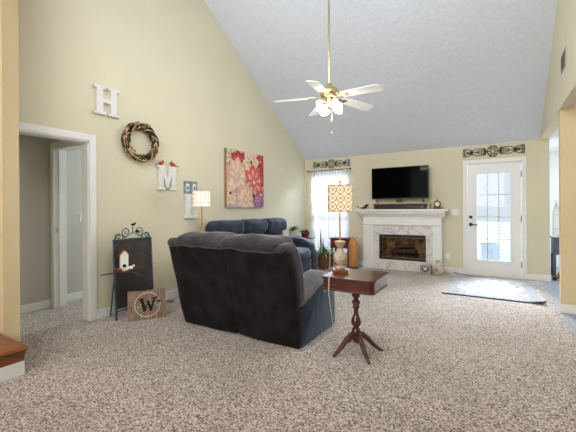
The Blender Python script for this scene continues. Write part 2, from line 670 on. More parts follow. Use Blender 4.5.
# left wall with the hall opening; rake follows the ceiling
YX = Matrix(((0, 0, 1, 0), (1, 0, 0, 0), (0, 1, 0, 0), (0, 0, 0, 1)))   # (u,v,d) -> (x=d, y=u, z=v)
OY0, OY1, OZ = 1.34, 2.128, 2.045
b = MB()
b.prism([(OY1, 0), (D, 0), (D, roof(D)), (RY, roof(RY)), (OY1, roof(OY1))], XL - 0.12, XL, Mx=YX)
b.prism([(OY0, OZ), (OY1, OZ), (OY1, roof(OY1)), (OY0, roof(OY0))], XL - 0.12, XL, Mx=YX)
struct(b.build('wall_left', 'wall'))

# right wall: header above the wide kitchen opening, up to the ceiling
b = MB()
b.prism([(FY, HC), (D, HC), (D, HC + 0.001), (RY, roof(RY)), (FY, roof(FY))], XR, XR + 0.13, Mx=YX)
struct(b.build('wall_right', 'wall'))
# wall between kitchen and sun room, its end facing us
struct(MB().box(XR + 0.01, 4.6, 5.18, 5.30, 0, HC).build('wall_kitchen', 'tan'))
struct(MB().box(0.78, 4.6, 9.1, 9.2, 0, HC).box(4.5, 4.6, FY, 9.2, 0, HC).box(0.66, 0.78, D + 0.13, 9.2, 0, HC)
       .build('wall_sunroom', 'kwall'))
# wall beside the stairs, nearest on the left
struct(MB().prism([(-5.6, 0), (-3.59, 0), (-3.59, roof(1.2)), (-5.6, roof(1.2))], -1.33, -1.21,
                  Mx=R(PI / 2, 'X')).build('wall_stair', 'tan'))
struct(MB().box(-5.6, -5.5, FY, 1.21, 0, 3.6).build('wall_stairwell', 'tan'))
struct(MB().box(-5.6, 4.6, FY - 0.1, FY, 0, 3.2).build('wall_front', 'wall'))
# hall behind the left wall and the room beyond it
b = MB()
b.box(-5.07, -4.95, 1.34, 2.18, 0, HC)
b.box(-5.0, -4.86, 2.18, 2.30, 0, HC).box(-4.12, XL - 0.12, 2.18, 2.30, 0, HC).box(-4.86, -4.12, 2.18, 2.30, 2.05, HC)
b.box(-5.17, -5.05, 2.30, 4.6, 0, HC).box(-5.05, XL - 0.12, 4.5, 4.6, 0, HC)
struct(b.build('wall_hall', 'hall'))
struct(MB().box(-5.17, XL - 0.12, 1.34, 4.6, HC, HC + 0.08).build('ceiling_hall', 'kwall'))


# trims
def casing_x(b, y0, y1, z1, x, w=0.07, t=0.018):        # casing on a wall of constant x, facing +x
    b.box(x, x + t, y0 - w, y0, 0, z1 + w, 0.004)
    b.box(x, x + t, y1, y1 + w, 0, z1 + w, 0.004)
    b.box(x, x + t, y0, y1, z1, z1 + w, 0.004)


b = MB()
casing_x(b, OY0 + 0.0, OY1, OZ, XL, 0.075)
b.box(XL - 0.13, XL, OY1 - 0.015, OY1, 0, OZ).box(XL - 0.13, XL, OY0, OY1, OZ - 0.015, OZ)
struct(b.build('trim_1', 'trim'))
b = MB()                                               # hall doorway
b.box(-4.93, -4.85, 2.162, 2.18, 0, 2.05, 0.004).box(-4.12, -4.075, 2.162, 2.18, 0, 2.05, 0.004).box(-4.93, -4.075, 2.162, 2.18, 2.05, 2.13, 0.004)
b.box(-4.865, -4.85, 2.175, 2.32, 0, 2.05).box(-4.86, -4.12, 2.175, 2.32, 2.035, 2.05)
b.box(-4.85, -4.838, 2.225, 2.26, 0, 2.035)
struct(b.build('trim_2', 'trim'))
b = MB()                                               # exterior door casing
for x0, x1 in ((-0.535, -0.465), (0.39, 0.46)):
    b.box(x0, x1, D - 0.02, D, 0, 2.155, 0.004)
b.box(-0.465, 0.39, D - 0.02, D, 2.08, 2.155, 0.004)
b.box(DX0, DX0 + 0.012, D, D + 0.13, 0, DZ1).box(DX1 - 0.012, DX1, D, D + 0.13, 0, DZ1).box(DX0, DX1, D, D + 0.13, DZ1 - 0.012, DZ1)
b.box(DX0, DX1, D - 0.01, D + 0.13, 0, 0.03)
struct(b.build('trim_3', 'trim'))


def bb(b, x0, x1, y0, y1):
    b.box(x0, x1, y0, y1, 0, 0.105, 0.004)


b = MB()
bb(b, XL + 0.001, XL + 0.018, OY1 + 0.076, D - 0.001)
struct(b.build('baseboard_left', 'trim'))
b = MB()
bb(b, XL + 0.019, -2.44, D - 0.018, D - 0.001)
bb(b, -0.885, -0.536, D - 0.018, D - 0.001)
bb(b, 0.461, 0.795, D - 0.018, D - 0.001)
bb(b, 0.781, 0.797, D, D + 0.13)
struct(b.build('baseboard_back', 'trim'))
b = MB()
bb(b, XR - 0.005, 4.5, 5.163, 5.179)
struct(b.build('baseboard_kitchen', 'trim'))
b = MB()
bb(b, -4.95, -4.934, 1.34, 2.16)
bb(b, -5.05, -5.034, 2.32, 4.5)
struct(b.build('baseboard_hall', 'trim'))

# window with frame, grid and glass
win = struct(MB().box(WX0, WX0 + 0.05, D + 0.04, D + 0.1, WZ0, WZ1).box(WX1 - 0.05, WX1, D + 0.04, D + 0.1, WZ0, WZ1)
             .box(WX0, WX1, D + 0.04, D + 0.1, WZ0, WZ0 + 0.05).box(WX0, WX1, D + 0.04, D + 0.1, WZ1 - 0.05, WZ1)
             .box(WX0, WX1, D + 0.04, D + 0.1, 1.14, 1.19).build('window_1', 'trim'))
b = MB()
for k in (1, 2):
    x = WX0 + 0.05 + (WX1 - WX0 - 0.1) * k / 3
    b.box(x - 0.009, x + 0.009, D + 0.06, D + 0.08, WZ0, WZ1)
for z in (0.5, 0.82, 1.48, 1.78):
    b.box(WX0, WX1, D + 0.061, D + 0.079, z - 0.009, z + 0.009)
b.build('grid', 'trim', win)
MB().box(WX0 + 0.04, WX1 - 0.04, D + 0.066, D + 0.07, WZ0 + 0.04, WZ1 - 0.04).build('pane', 'glass', win)
MB().box(WX0 - 0.03, WX1 + 0.03, D - 0.03, D + 0.04, WZ0 - 0.03, WZ0, 0.004).build('sill', 'trim', win)

# exterior door
b = MB()
dx0, dx1, y0, y1 = DX0 + 0.015, DX1 - 0.015, D + 0.005, D + 0.05
gx0, gx1, gz0, gz1 = -0.315, 0.225, 0.285, 1.90
b.box(dx0, gx0, y0, y1, 0.032, DZ1 - 0.015).box(gx1, dx1, y0, y1, 0.032, DZ1 - 0.015)
b.box(gx0, gx1, y0, y1, 0.032, gz0).box(gx0, gx1, y0, y1, gz1, DZ1 - 0.015)
door = struct(b.build('door_1', 'white'))
b = MB()
for a in ((gx0 - 0.035, gx0 + 0.012, gz0 - 0.035, gz1 + 0.035), (gx1 - 0.012, gx1 + 0.035, gz0 - 0.035, gz1 + 0.035)):
    b.box(a[0], a[1], y0 - 0.012, y0 + 0.01, a[2], a[3], 0.005)
b.box(gx0 + 0.012, gx1 - 0.012, y0 - 0.012, y0 + 0.01, gz0 - 0.035, gz0 + 0.012, 0.005)
b.box(gx0 + 0.012, gx1 - 0.012, y0 - 0.012, y0 + 0.01, gz1 - 0.012, gz1 + 0.035, 0.005)
b.build('glass_frame', 'white', door)
b = MB()
for k in (1, 2):
    x = gx0 + (gx1 - gx0) * k / 3
    b.box(x - 0.007, x + 0.007, D + 0.02, D + 0.035, gz0, gz1)
for k in range(1, 4):
    z = gz0 + (gz1 - gz0) * k / 4
    b.box(gx0, gx1, D + 0.021, D + 0.034, z - 0.007, z + 0.007)
b.build('grid', 'steel', door)
MB().box(gx0, gx1, D + 0.026, D + 0.03, gz0, gz1).build('pane', 'glass', door)
b = MB()
b.cyl((-0.405, D + 0.005, 1.085), (-0.405, D - 0.02, 1.085), 0.032, 0.028)
b.build('deadbolt', 'black', door, True)
b = MB()
b.cyl((-0.405, D + 0.005, 0.945), (-0.405, D - 0.012, 0.945), 0.034, 0.032)
b.cyl((-0.405, D - 0.012, 0.945), (-0.405, D - 0.05, 0.945), 0.012)
b.tube([(-0.405, D - 0.05, 0.945), (-0.36, D - 0.055, 0.945), (-0.31, D - 0.05, 0.94), (-0.295, D - 0.045, 0.932)], 0.010)
b.build('lever_handle', 'black', door, True)
b = MB()
for z in (0.25, 1.05, 1.85):
    b.cyl((DX1 - 0.014, D - 0.006, z - 0.05), (DX1 - 0.014, D - 0.006, z + 0.05), 0.008, n=8)
b.build('hinge', 'steel', door)

# outside: deck and pale siding seen through the glass
struct(MB().box(-7, 0.6, D + 0.13, 14, -0.25, -0.15).build('ground', 'deck'))
b = MB()
for i in range(14):
    z = -0.15 + i * 0.075
    b.box(-2.5, 0.62, 10.4, 10.43, z, z + 0.055)
for x in (-2.4, -0.9, 0.55):
    b.box(x, x + 0.09, 10.43, 10.52, -0.15, 1.0)
tag(b.build('deck_fence', 'siding'), 'pale slatted deck fence seen through the glass of the white door', 'fence')
t = thing('storage_bin', 'grey outdoor bin standing beyond the lower panes of the glass door', 'bin', (-0.13, 9.0, -0.15))
MB().box(-0.17, 0.17, -0.2, 0.2, 0, 0.62, 0.02).build('body', 'outgrey', t)
MB().box(-0.19, 0.19, -0.22, 0.22, 0.62, 0.67, 0.015).build('lid', 'steel', t)

# ------------------------------------------------------------------ fireplace
t = thing('fireplace', 'white wooden fireplace mantel with a marble surround and dark firebox', 'fireplace', (-1.66, D, 0))
fx = lambda x: x + 1.66
F = -0.20                                         # front of the surround, local y
for x0, x1 in ((-2.43, -2.215), (-1.045, -0.89)):
    b = MB()
    b.box(fx(x0), fx(x1), F, -0.001, 0, 0.93)
    b.box(fx(x0) + 0.03, fx(x1) - 0.03, F - 0.008, F, 0.16, 0.88, 0.003)
    b.build('pilaster', 'white', t)
for x0, x1 in ((-2.445, -2.2), (-1.06, -0.875)):
    b = MB()
    b.box(fx(x0), fx(x1), F - 0.018, -0.001, 0, 0.13, 0.005)
    b.build('plinth', 'white', t)
b = MB().box(fx(-2.43), fx(-0.89), F, -0.001, 0.93, 1.10)
b.build('frieze', 'white', t)
MB().box(fx(-2.44), fx(-0.88), F - 0.022, F + 0.02, 0.915, 0.945, 0.006).build('moulding', 'white', t)
b = MB()
prof = [(0, 1.08), (0.015, 1.08), (0.03, 1.105), (0.06, 1.13), (0.085, 1.16), (0.09, 1.195), (0, 1.195)]
b.prism([(-u + F, v) for u, v in prof], fx(-2.49), fx(-0.83), Mx=YX)
b.build('crown', 'white', t)
MB().box(fx(-2.58), fx(-0.765), F - 0.115, -0.001, 1.195, 1.24, 0.008).build('shelf', 'white', t)
b = MB()
b.box(fx(-2.215), fx(-2.085), F + 0.02, -0.001, 0, 0.93).box(fx(-1.175), fx(-1.045), F + 0.02, -0.001, 0, 0.93)
b.box(fx(-2.085), fx(-1.175), F + 0.02, -0.001, 0.705, 0.93).box(fx(-2.085), fx(-1.175), F + 0.02, -0.001, 0, 0.225)
b.build('marble_surround', 'marble', t)
b = MB()
b.box(fx(-2.10), fx(-1.16), F + 0.02, 0.34, 0.205, 0.225).box(fx(-2.10), fx(-1.16), F + 0.02, 0.34, 0.705, 0.72)
b.box(fx(-2.10), fx(-2.085), F + 0.03, 0.34, 0.225, 0.705).box(fx(-1.175), fx(-1.16), F + 0.03, 0.34, 0.225, 0.705)
b.box(fx(-2.085), fx(-1.175), 0.30, 0.34, 0.225, 0.705)
b.build('firebox', 'fire', t)
b = MB()
b.box(fx(-2.085), fx(-1.175), F + 0.01, F + 0.025, 0.665, 0.71).box(fx(-2.085), fx(-1.175), F + 0.01, F + 0.025, 0.222, 0.25)
b.box(fx(-2.088), fx(-2.03), F + 0.01, F + 0.025, 0.25, 0.665).box(fx(-1.19), fx(-1.172), F + 0.01, F + 0.025, 0.25, 0.665)
b.build('firebox_frame', 'black', t)
MB().box(fx(-2.03), fx(-1.19), F + 0.008, F + 0.02, 0.25, 0.256).box(fx(-2.03), fx(-1.19), F + 0.008, F + 0.02, 0.66, 0.666).build('brass_edge', 'brass', t)
b = MB()
for i in range(7):
    x = -0.28 + i * 0.095
    b.tube([(x, -0.06, 0.42), (x, -0.06, 0.30), (x, 0.2, 0.30)], 0.009)
b.tube([(-0.3, -0.03, 0.295), (0.31, -0.03, 0.295)], 0.009)
b.tube([(-0.3, 0.17, 0.295), (0.31, 0.17, 0.295)], 0.009)
for x in (-0.25, 0.26):
    for y in (-0.03, 0.17):
        b.cyl((x, y, 0.225), (x, y, 0.3), 0.008, n=8)
tag(b.build('fire_grate', 'iron'), 'black iron fire grate inside the marble fireplace', 'grate')
bpy.data.objects['fire_grate'].location = (-1.66, D, 0)
for i, (p0, p1, r, lb) in enumerate((((-0.26, 0.02, 0.36), (0.24, 0.05, 0.365), 0.048, 'long front log lying low in the fire grate'),
                                     ((-0.22, 0.16, 0.36), (0.27, 0.14, 0.362), 0.05, 'rear log lying low against the firebox back'),
                                     ((-0.15, 0.04, 0.455), (0.2, 0.15, 0.46), 0.044, 'slanting log on top of the others in the fire grate'))):
    b = MB().cyl(p0, p1, r, r * 0.85, n=12)
    o = tag(b.build('fire_log', 'log', None, True), lb, 'log', 'logs in the fireplace')
    o.location = (-1.66, D, 0)

# things on the mantel
t = thing('riser_shelf', 'pale wooden riser shelf standing on the white mantel under the television', 'shelf', (-1.655, 7.10, 1.24))
MB().box(-0.555, 0.555, -0.09, 0.12, 0.108, 0.125, 0.003).build('top', 'tanwood', t)
for x in (-0.54, 0.54):
    MB().box(x - 0.012, x + 0.012, -0.085, 0.115, 0, 0.108).build('leg', 'tanwood', t)
t = thing('soundbar', 'long black soundbar lying on the mantel under the riser shelf', 'soundbar', (-1.655, 7.05, 1.24))
MB().box(-0.5, 0.5, -0.035, 0.045, 0.004, 0.082, 0.012).build('body', 'black', t)
MB().box(-0.47, 0.47, -0.04, -0.034, 0.016, 0.07).build('grille', 'ventdark', t).data.materials[0] = M['black']
MB().box(0.42, 0.44, -0.043, -0.036, 0.035, 0.05).build('light', 'steel', t)
t = thing('television', 'black flat television above the white fireplace mantel', 'television', (-1.68, 7.10, 1.365))
MB().box(-0.565, 0.565, -0.02, 0.03, 0.085, 0.735, 0.006).build('casing', 'black', t)
MB().box(-0.552, 0.552, -0.0225, -0.0195, 0.105, 0.722).build('screen', 'screen', t)
for x in (-0.46, 0.46):
    b = MB()
    b.tube([(x, -0.06, 0.006), (x, 0.005, 0.09), (x, 0.075, 0.006)], 0.007)
    b.build('foot', 'black', t)
MB().box(-0.06, 0.04, -0.01, 0.02, 0.03, 0.09, 0.004).build('sensor', 'black', t)
t = thing('mantel_clock', 'small dark red wooden clock on the right end of the mantel', 'clock', (-0.955, 7.03, 1.24), 0.1)
b = MB()
b.box(-0.075, 0.075, -0.035, 0.035, 0, 0.022, 0.004)
arch = [(-0.06, 0.02), (0.06, 0.02), (0.06, 0.11)] + [(0.06 * math.cos(a), 0.11 + 0.05 * math.sin(a)) for a in [PI * k / 8 for k in range(1, 8)]] + [(-0.06, 0.11)]
b.prism(arch, -0.03, 0.03, Mx=R(PI / 2, 'X'))
b.build('case', 'redwood', t)
MB().cyl((0, -0.029, 0.095), (0, -0.034, 0.095), 0.04, n=24).build('dial', 'chalk', t)
MB().ball((0, 0, 0.168), 0.012).build('finial', 'redwood', t, True)
b = MB().box(-0.002, 0.002, -0.037, -0.035, 0.095, 0.122).box(0, 0.02, -0.037, -0.035, 0.094, 0.097)
b.build('hands', 'black', t)
t = thing('bird_figurine', 'small black and white bird figurine on the left end of the mantel', 'figurine', (-2.41, 7.03, 1.24), 0.2)
b = MB()
b.ball((0, 0, 0.05), 0.05, (1.5, 0.7, 0.75)).ball((0.07, 0, 0.085), 0.028).cyl((0.095, 0, 0.085), (0.125, 0, 0.082), 0.008, 0.001, 8)
b.build('body', 'black', t, True)
MB().ball((-0.03, -0.016, 0.06), 0.045, (1.5, 0.55, 0.5)).build('wing', 'chalk', t, True)
b = MB().prism([(-0.06, 0.05), (-0.14, 0.075), (-0.14, 0.055), (-0.06, 0.03)], -0.015, 0.015, Mx=R(PI / 2, 'X'))
b.build('tail', 'black', t)
b = MB().cyl((0, 0.01, 0), (0, 0.01, 0.03), 0.004, n=6).cyl((0.01, -0.01, 0), (0.01, -0.01, 0.03), 0.004, n=6)
b.build('legs', 'black', t)

# floor decor by the hearth
t = thing('heart_box', 'grey wooden box with a dark heart on the floor before the fireplace', 'box', (-1.145, 6.90, 0), -0.12)
MB().box(-0.10, 0.10, -0.04, 0.05, 0, 0.17, 0.004).build('body', 'greybox', t)
heart = []
for k in range(24):
    a = 2 * PI * k / 24
    heart.append((0.0036 * 16 * math.sin(a) ** 3, 0.0034 * (13 * math.cos(a) - 5 * math.cos(2 * a) - 2 * math.cos(3 * a) - math.cos(4 * a)) + 0.095))
MB().prism(heart, 0.04, 0.045, Mx=R(PI / 2, 'X')).build('heart', 'iron', t)
inner = [(u * 0.62, (v - 0.095) * 0.62 + 0.104) for u, v in heart]
MB().prism(inner, 0.045, 0.048, Mx=R(PI / 2, 'X')).build('heart_centre', 'chalk', t)
t = thing('stoneware_jug', 'cream stoneware jug on the floor right of the grey heart box', 'jug', (-0.935, 6.92, 0))
MB().lathe([(0.05, 0), (0.075, 0.02), (0.088, 0.08), (0.082, 0.15), (0.05, 0.20), (0.036, 0.23), (0.04, 0.265), (0.046, 0.27), (0.036, 0.266), (0.03, 0.23)]).build('body', 'cream', t, True)
MB().tube([(0.04, 0, 0.25), (0.085, 0, 0.245), (0.1, 0, 0.2), (0.08, 0, 0.15)], 0.009).build('handle', 'cream', t, True)
b = MB()
for k in range(6):
    a = 2 * PI * k / 6
    b.ball((-0.01 + 0.022 * math.cos(a), -0.085, 0.1 + 0.022 * math.sin(a)), 0.011, (1, 0.4, 1), 6)
b.build('painted_flower', 'redtoy', t, True)

# switch and outlets
t = thing('light_switch', 'white double light switch plate between clock and glass door', 'switch', (-0.665, D, 1.175))
MB().box(-0.058, 0.058, -0.007, -0.001, -0.058, 0.058, 0.003).build('plate', 'white', t)
for x in (-0.024, 0.024):
    MB().box(x - 0.008, x + 0.008, -0.014, -0.006, -0.016, 0.016, 0.003).build('toggle', 'white', t)
t = thing('wall_outlet', 'white power outlet low on the wall right of the fireplace', 'outlet', (-0.80, D, 0.33))
MB().box(-0.035, 0.035, -0.006, -0.001, -0.058, 0.058, 0.003).build('plate', 'white', t)
for z in (-0.02, 0.02):
    MB().cyl((0, -0.006, z), (0, -0.009, z), 0.015, n=12).build('socket', 'trim', t)
t = thing('light_switch', 'light switch plate on the wall inside the hall doorway', 'switch', (-5.05, 2.62, 1.15))
MB().box(0.001, 0.007, -0.037, 0.037, -0.06, 0.06, 0.003).build('plate', 'chalk', t)
MB().box(0.006, 0.014, -0.006, 0.006, -0.014, 0.014, 0.003).build('toggle', 'white', t)
t = thing('strike_plate', 'small brass strike plate on the white hall door jamb', 'plate', (-4.849, 2.20, 1.0))
MB().box(0, 0.003, -0.013, 0.013, -0.03, 0.03).build('plate', 'brass', t)


# ------------------------------------------------------------------ wrought-iron scrolls
def spiral(cx, cz, r, a0, turns, sgn=1, n=18):
    return [(cx + r * (1 - 0.8 * k / n) * math.cos(a0 + sgn * turns * 2 * PI * k / n), 0,
             cz + r * (1 - 0.8 * k / n) * math.sin(a0 + sgn * turns * 2 * PI * k / n)) for k in range(n + 1)]


def ring(cx, cz, rx, rz, n=22):
    return [(cx + rx * math.cos(2 * PI * k / n), 0, cz + rz * math.sin(2 * PI * k / n)) for k in range(n)]


def scroll(name, label, loc, w, h):
    t = thing(name, label, 'wall decor', loc)
    r = 0.0055
    b = MB()
    b.tube(ring(0, 0, 0.035, h * 0.22), r, closed=True)
    b.tube(ring(0, 0, 0.085, h * 0.47), r, closed=True)
    for s in (-1, 1):
        b.tube(spiral(s * 0.045, h * 0.36, 0.035, PI / 2, 1.2, s), r)
        b.tube(spiral(s * 0.045, -h * 0.36, 0.035, -PI / 2, 1.2, -s), r)
    b.build('medallion', 'iron', t, True)
    for s in (-1, 1):
        b = MB()
        b.tube([(s * 0.035, 0, 0), (s * w * 0.47, 0, 0)], r * 1.1)
        b.tube(ring(s * w * 0.22, 0, w * 0.115, h * 0.34), r, closed=True)
        b.tube(ring(s * w * 0.19, 0, w * 0.07, h * 0.17), r, closed=True)
        for q in (-1, 1):
            b.tube(spiral(s * w * 0.125, q * h * 0.2, 0.03, q * PI / 2, 1.2, -s * q), r)
            b.tube(spiral(s * w * 0.355, q * h * 0.12, 0.024, q * PI / 2, 1.2, s * q), r)
            b.tube(spiral(s * w * 0.46, q * h * 0.28, 0.034, -q * PI / 2, 1.3, s * q), r)
        b.tube(ring(s * w * 0.41, 0, w * 0.055, h * 0.34), r, closed=True)
        b.tube(spiral(s * w * 0.40, 0, 0.03, 0, 1.3, s), r)
        b.ball((s * w * 0.49, 0, 0), 0.013, n=6)
        b.ball((s * w * 0.335, 0, 0), 0.013, n=6)
        b.build('side_scroll', 'iron', t, True)
    return t


scroll('iron_scroll', 'dark iron scroll mounted on the wall over the glass door', (-0.045, D - 0.012, 2.29), 0.98, 0.195)
scroll('iron_scroll', 'dark iron scroll mounted on the wall over the curtained window', (-3.25, D - 0.012, 2.29), 0.93, 0.195)

# ------------------------------------------------------------------ curtains
t = thing('curtain_rod', 'thin dark curtain rod with round finials over the corner window', 'curtain rod', (0, D - 0.075, 2.145))
MB().tube([(-3.82, 0, 0), (-2.77, 0, 0)], 0.009, 8).build('rod', 'iron', t, True)
for x in (-3.835, -2.755):
    MB().ball((x, 0, 0), 0.02).build('finial', 'iron', t, True)
for x in (-3.79, -2.80):
    MB().tube([(x, 0, 0), (x, 0.075, 0)], 0.006).build('bracket', 'iron', t)


def curtain(x0, x1, lab, folds):
    b = MB()
    nx, nz = folds * 8, 10
    vs = []
    for i in range(nx + 1):
        row = []
        for j in range(nz + 1):
            u = i / nx
            z = 0.03 + (2.135 - 0.03) * j / nz
            amp = 0.022 * (1 - 0.35 * j / nz)
            y = D - 0.075 + amp * math.sin(u * folds * 2 * PI) + 0.004 * math.sin(7 * z + i)
            row.append(b.bm.verts.new((x0 + (x1 - x0) * u + 0.006 * math.sin(3 * z + u * 9), y, z)))
        vs.append(row)
    for i in range(nx):
        for j in range(nz):
            b.bm.faces.new((vs[i][j], vs[i + 1][j], vs[i + 1][j + 1], vs[i][j + 1]))
    return tag(b.build('sheer_curtain', 'sheer', None, True), lab, 'curtain', 'sheer curtains at the corner window')


curtain(-3.76, -3.30, 'left white sheer curtain hanging beside the room corner', 7)
curtain(-3.28, -2.82, 'right white sheer curtain hanging behind the square lamp shade', 7)

# ------------------------------------------------------------------ ceiling fan
CX, CY = -1.735, RY
t = thing('ceiling_fan', 'white five blade ceiling fan with brass motor and lit glass shades', 'ceiling fan', (CX, CY, -0.05))
MB().lathe([(0.075, RZ + 0.04), (0.07, RZ - 0.0), (0.03, RZ - 0.05), (0.015, RZ - 0.06)], n=20).build('canopy', 'brass', t, True)
MB().cyl((0, 0, 2.80), (0, 0, RZ - 0.05), 0.0135, n=10).build('downrod', 'brass', t, True)
MB().lathe([(0.02, 2.845), (0.035, 2.83), (0.04, 2.80), (0.10, 2.775), (0.115, 2.74), (0.115, 2.70), (0.09, 2.67), (0.055, 2.66), (0.06, 2.62), (0.06, 2.585), (0.03, 2.565)], n=28).build('motor', 'brass', t, True)
for k in range(5):
    a = math.radians(-113 + 72 * k) + CAM_TH
    Mx = R(a, 'Z')
    Mb = Mx @ T(0, 0, 2.685) @ R(math.radians(4), 'Y') @ R(math.radians(-11), 'X')
    blade = [(0.18, -0.055), (0.22, -0.064), (0.64, -0.078), (0.675, -0.064), (0.69, -0.03), (0.69, 0.03), (0.675, 0.064), (0.64, 0.078), (0.22, 0.064), (0.18, 0.055)]
    bl = MB().prism(blade, -0.004, 0.004, Mx=Mb).build('blade', 'white', t)
    iron = [(0.09, -0.014), (0.19, -0.02), (0.25, -0.045), (0.27, 0), (0.25, 0.045), (0.19, 0.02), (0.09, 0.014)]
    MB().prism(iron, -0.010, -0.004, Mx=Mb).build('blade_bracket', 'brass', bl)
b = MB()
arms = []
for k in range(4):
    a = math.radians(-98 + 90 * k) + CAM_TH + math.radians(30)
    d = Vector((math.cos(a), math.sin(a), 0))
    arms.append(d)
    b2 = MB().tube([d * 0.04 + Vector((0, 0, 2.6)), d * 0.10 + Vector((0, 0, 2.63)), d * 0.15 + Vector((0, 0, 2.625)), d * 0.165 + Vector((0, 0, 2.60))], 0.009, 8)
    b2.build('lamp_arm', 'brass', t, True)
    tilt = Matrix.Translation(d * 0.158 + Vector((0, 0, 2.615))) @ Matrix.Rotation(math.radians(-24), 4, d.cross(Vector((0, 0, 1)))) @ Matrix.Rotation(PI, 4, 'X')
    MB().lathe([(0.02, 0), (0.028, 0.012), (0.034, 0.035), (0.044, 0.07), (0.062, 0.105), (0.058, 0.103), (0.04, 0.07), (0.02, 0.03)], n=20, Mx=tilt).build('glass_shade', 'bulbglass', t, True)
    q = tilt @ Vector((0, 0, 0.19))
    point('fan_bulb', (CX + q.x, CY + q.y, q.z - 0.05), 5.5, (1.0, 0.93, 0.82), 0.04)
b.bm.free()
b = MB().tube([(0.03, 0, 2.57), (0.032, 0, 2.26)], 0.0018, 5)
b.build('pull_chain', 'brass', t)
MB().lathe([(0.002, 2.26), (0.008, 2.245), (0.008, 2.23), (0.002, 2.222)], c=(0.032, 0, 0), n=10).build('pull_knob', 'chalk', t, True)

# vent on the right wall
t = thing('wall_vent', 'small pale grille vent high on the right wall under the ceiling', 'vent', (XR, 4.82, 2.885))
MB().box(-0.008, -0.001, -0.155, 0.155, -0.10, 0.10, 0.003).build('frame', 'vent', t)
b = MB()
for i in range(7):
    z = -0.072 + i * 0.024
    b.box(-0.012, -0.008, -0.125, 0.125, z - 0.008, z + 0.004)
b.build('slats', 'ventdark', t)

# ------------------------------------------------------------------ left wall decor
YZ = Matrix(((0, 0, 1, 0), (1, 0, 0, 0), (0, 1, 0, 0), (0, 0, 0, 1)))      # u->y, v->z, depth->x


def wall_letter(name, label, y, z, polys, dep=0.045):
    b = MB()
    for p in polys:
        b.prism(p, 0.001, dep, Mx=YZ, bev=0.004)
    o = b.build(name, 'letter')
    o.location = (XL, y, z)
    tag(o, label, 'letter', 'wall letters')
    return o


Hp = [(0, 0), (0.145, 0), (0.145, 0.035), (0.11, 0.035), (0.11, 0.145), (0.205, 0.145), (0.205, 0.035), (0.17, 0.035), (0.17, 0), (0.315, 0), (0.315, 0.035), (0.28, 0.035),
      (0.28, 0.30), (0.315, 0.30), (0.315, 0.335), (0.17, 0.335), (0.17, 0.30), (0.205, 0.30), (0.205, 0.19), (0.11, 0.19), (0.11, 0.30), (0.145, 0.30), (0.145, 0.335), (0, 0.335), (0, 0.30), (0.035, 0.30), (0.035, 0.035), (0, 0.035)]
wall_letter('wall_letter', 'white wooden letter H, highest of the letters on the left wall', 2.165, 2.375, [Hp])
Mp = [(0, 0), (0.125, 0), (0.125, 0.032), (0.095, 0.032), (0.095, 0.21), (0.155, 0.02), (0.178, 0.02), (0.238, 0.21), (0.238, 0.032), (0.208, 0.032), (0.208, 0), (0.335, 0), (0.335, 0.032), (0.305, 0.032),
      (0.305, 0.303), (0.33, 0.303), (0.33, 0.335), (0.225, 0.335), (0.167, 0.15), (0.108, 0.335), (0.005, 0.335), (0.005, 0.303), (0.03, 0.303), (0.03, 0.032), (0, 0.032)]
wall_letter('wall_letter', 'white wooden letter M with two red birds perched on top', 3.02, 1.535, [Mp])
Ep = [(0, 0), (0.25, 0), (0.25, 0.10), (0.21, 0.10), (0.20, 0.05), (0.11, 0.05), (0.11, 0.16), (0.19, 0.16), (0.19, 0.20), (0.11, 0.20), (0.11, 0.315), (0.20, 0.315), (0.21, 0.265), (0.25, 0.265), (0.25, 0.36), (0, 0.36),
      (0, 0.315), (0.03, 0.315), (0.03, 0.045), (0, 0.045)]
wall_letter('wall_letter', 'white wooden letter E partly behind the small lit lamp', 3.49, 1.13, [Ep])


def cardinal(y, z, lab, s):
    t = thing('red_bird', lab, 'bird', (XL + 0.025, y, z), 0, 'red birds on the letter M')
    b = MB()
    b.ball((0, 0, 0.026), 0.026, (0.7, 1.4, 0.9), 8).ball((0, s * 0.03, 0.05), 0.016, (1, 1, 1.1), 8)
    b.cyl((0, s * 0.028, 0.06), (0, s * 0.018, 0.082), 0.008, 0.001, 8)
    b.build('body', 'red', t, True)
    MB().prism([(-s * 0.03, 0.02), (-s * 0.09, 0.012), (-s * 0.09, 0.0), (-s * 0.03, 0.008)], -0.008, 0.008, Mx=YZ).build('tail', 'red', t)
    MB().cyl((0, s * 0.044, 0.05), (0, s * 0.056, 0.048), 0.005, 0.001, 6).build('beak', 'beak', t)


cardinal(3.085, 1.871, 'red bird on the left stem of the letter M', 1)
cardinal(3.29, 1.871, 'red bird on the right stem of the letter M', -1)

t = thing('wall_plaque', 'small pale blue two panel plaque above the white letter E', 'plaque', (XL, 3.50, 1.495))
for i, y in enumerate((0.0, 0.135)):
    MB().box(0.001, 0.02, y, y + 0.12, 0, 0.19, 0.003).build('panel', 'bluewood', t)
    MB().box(0.02, 0.026, y + 0.03, y + 0.09, 0.04, 0.15, 0.002).build('inset', 'chalk', t)
    MB().ball((0.027, y + 0.06, 0.085), 0.02, (0.3, 0.8, 1.6), 6).build('motif', 'teal', t, True)

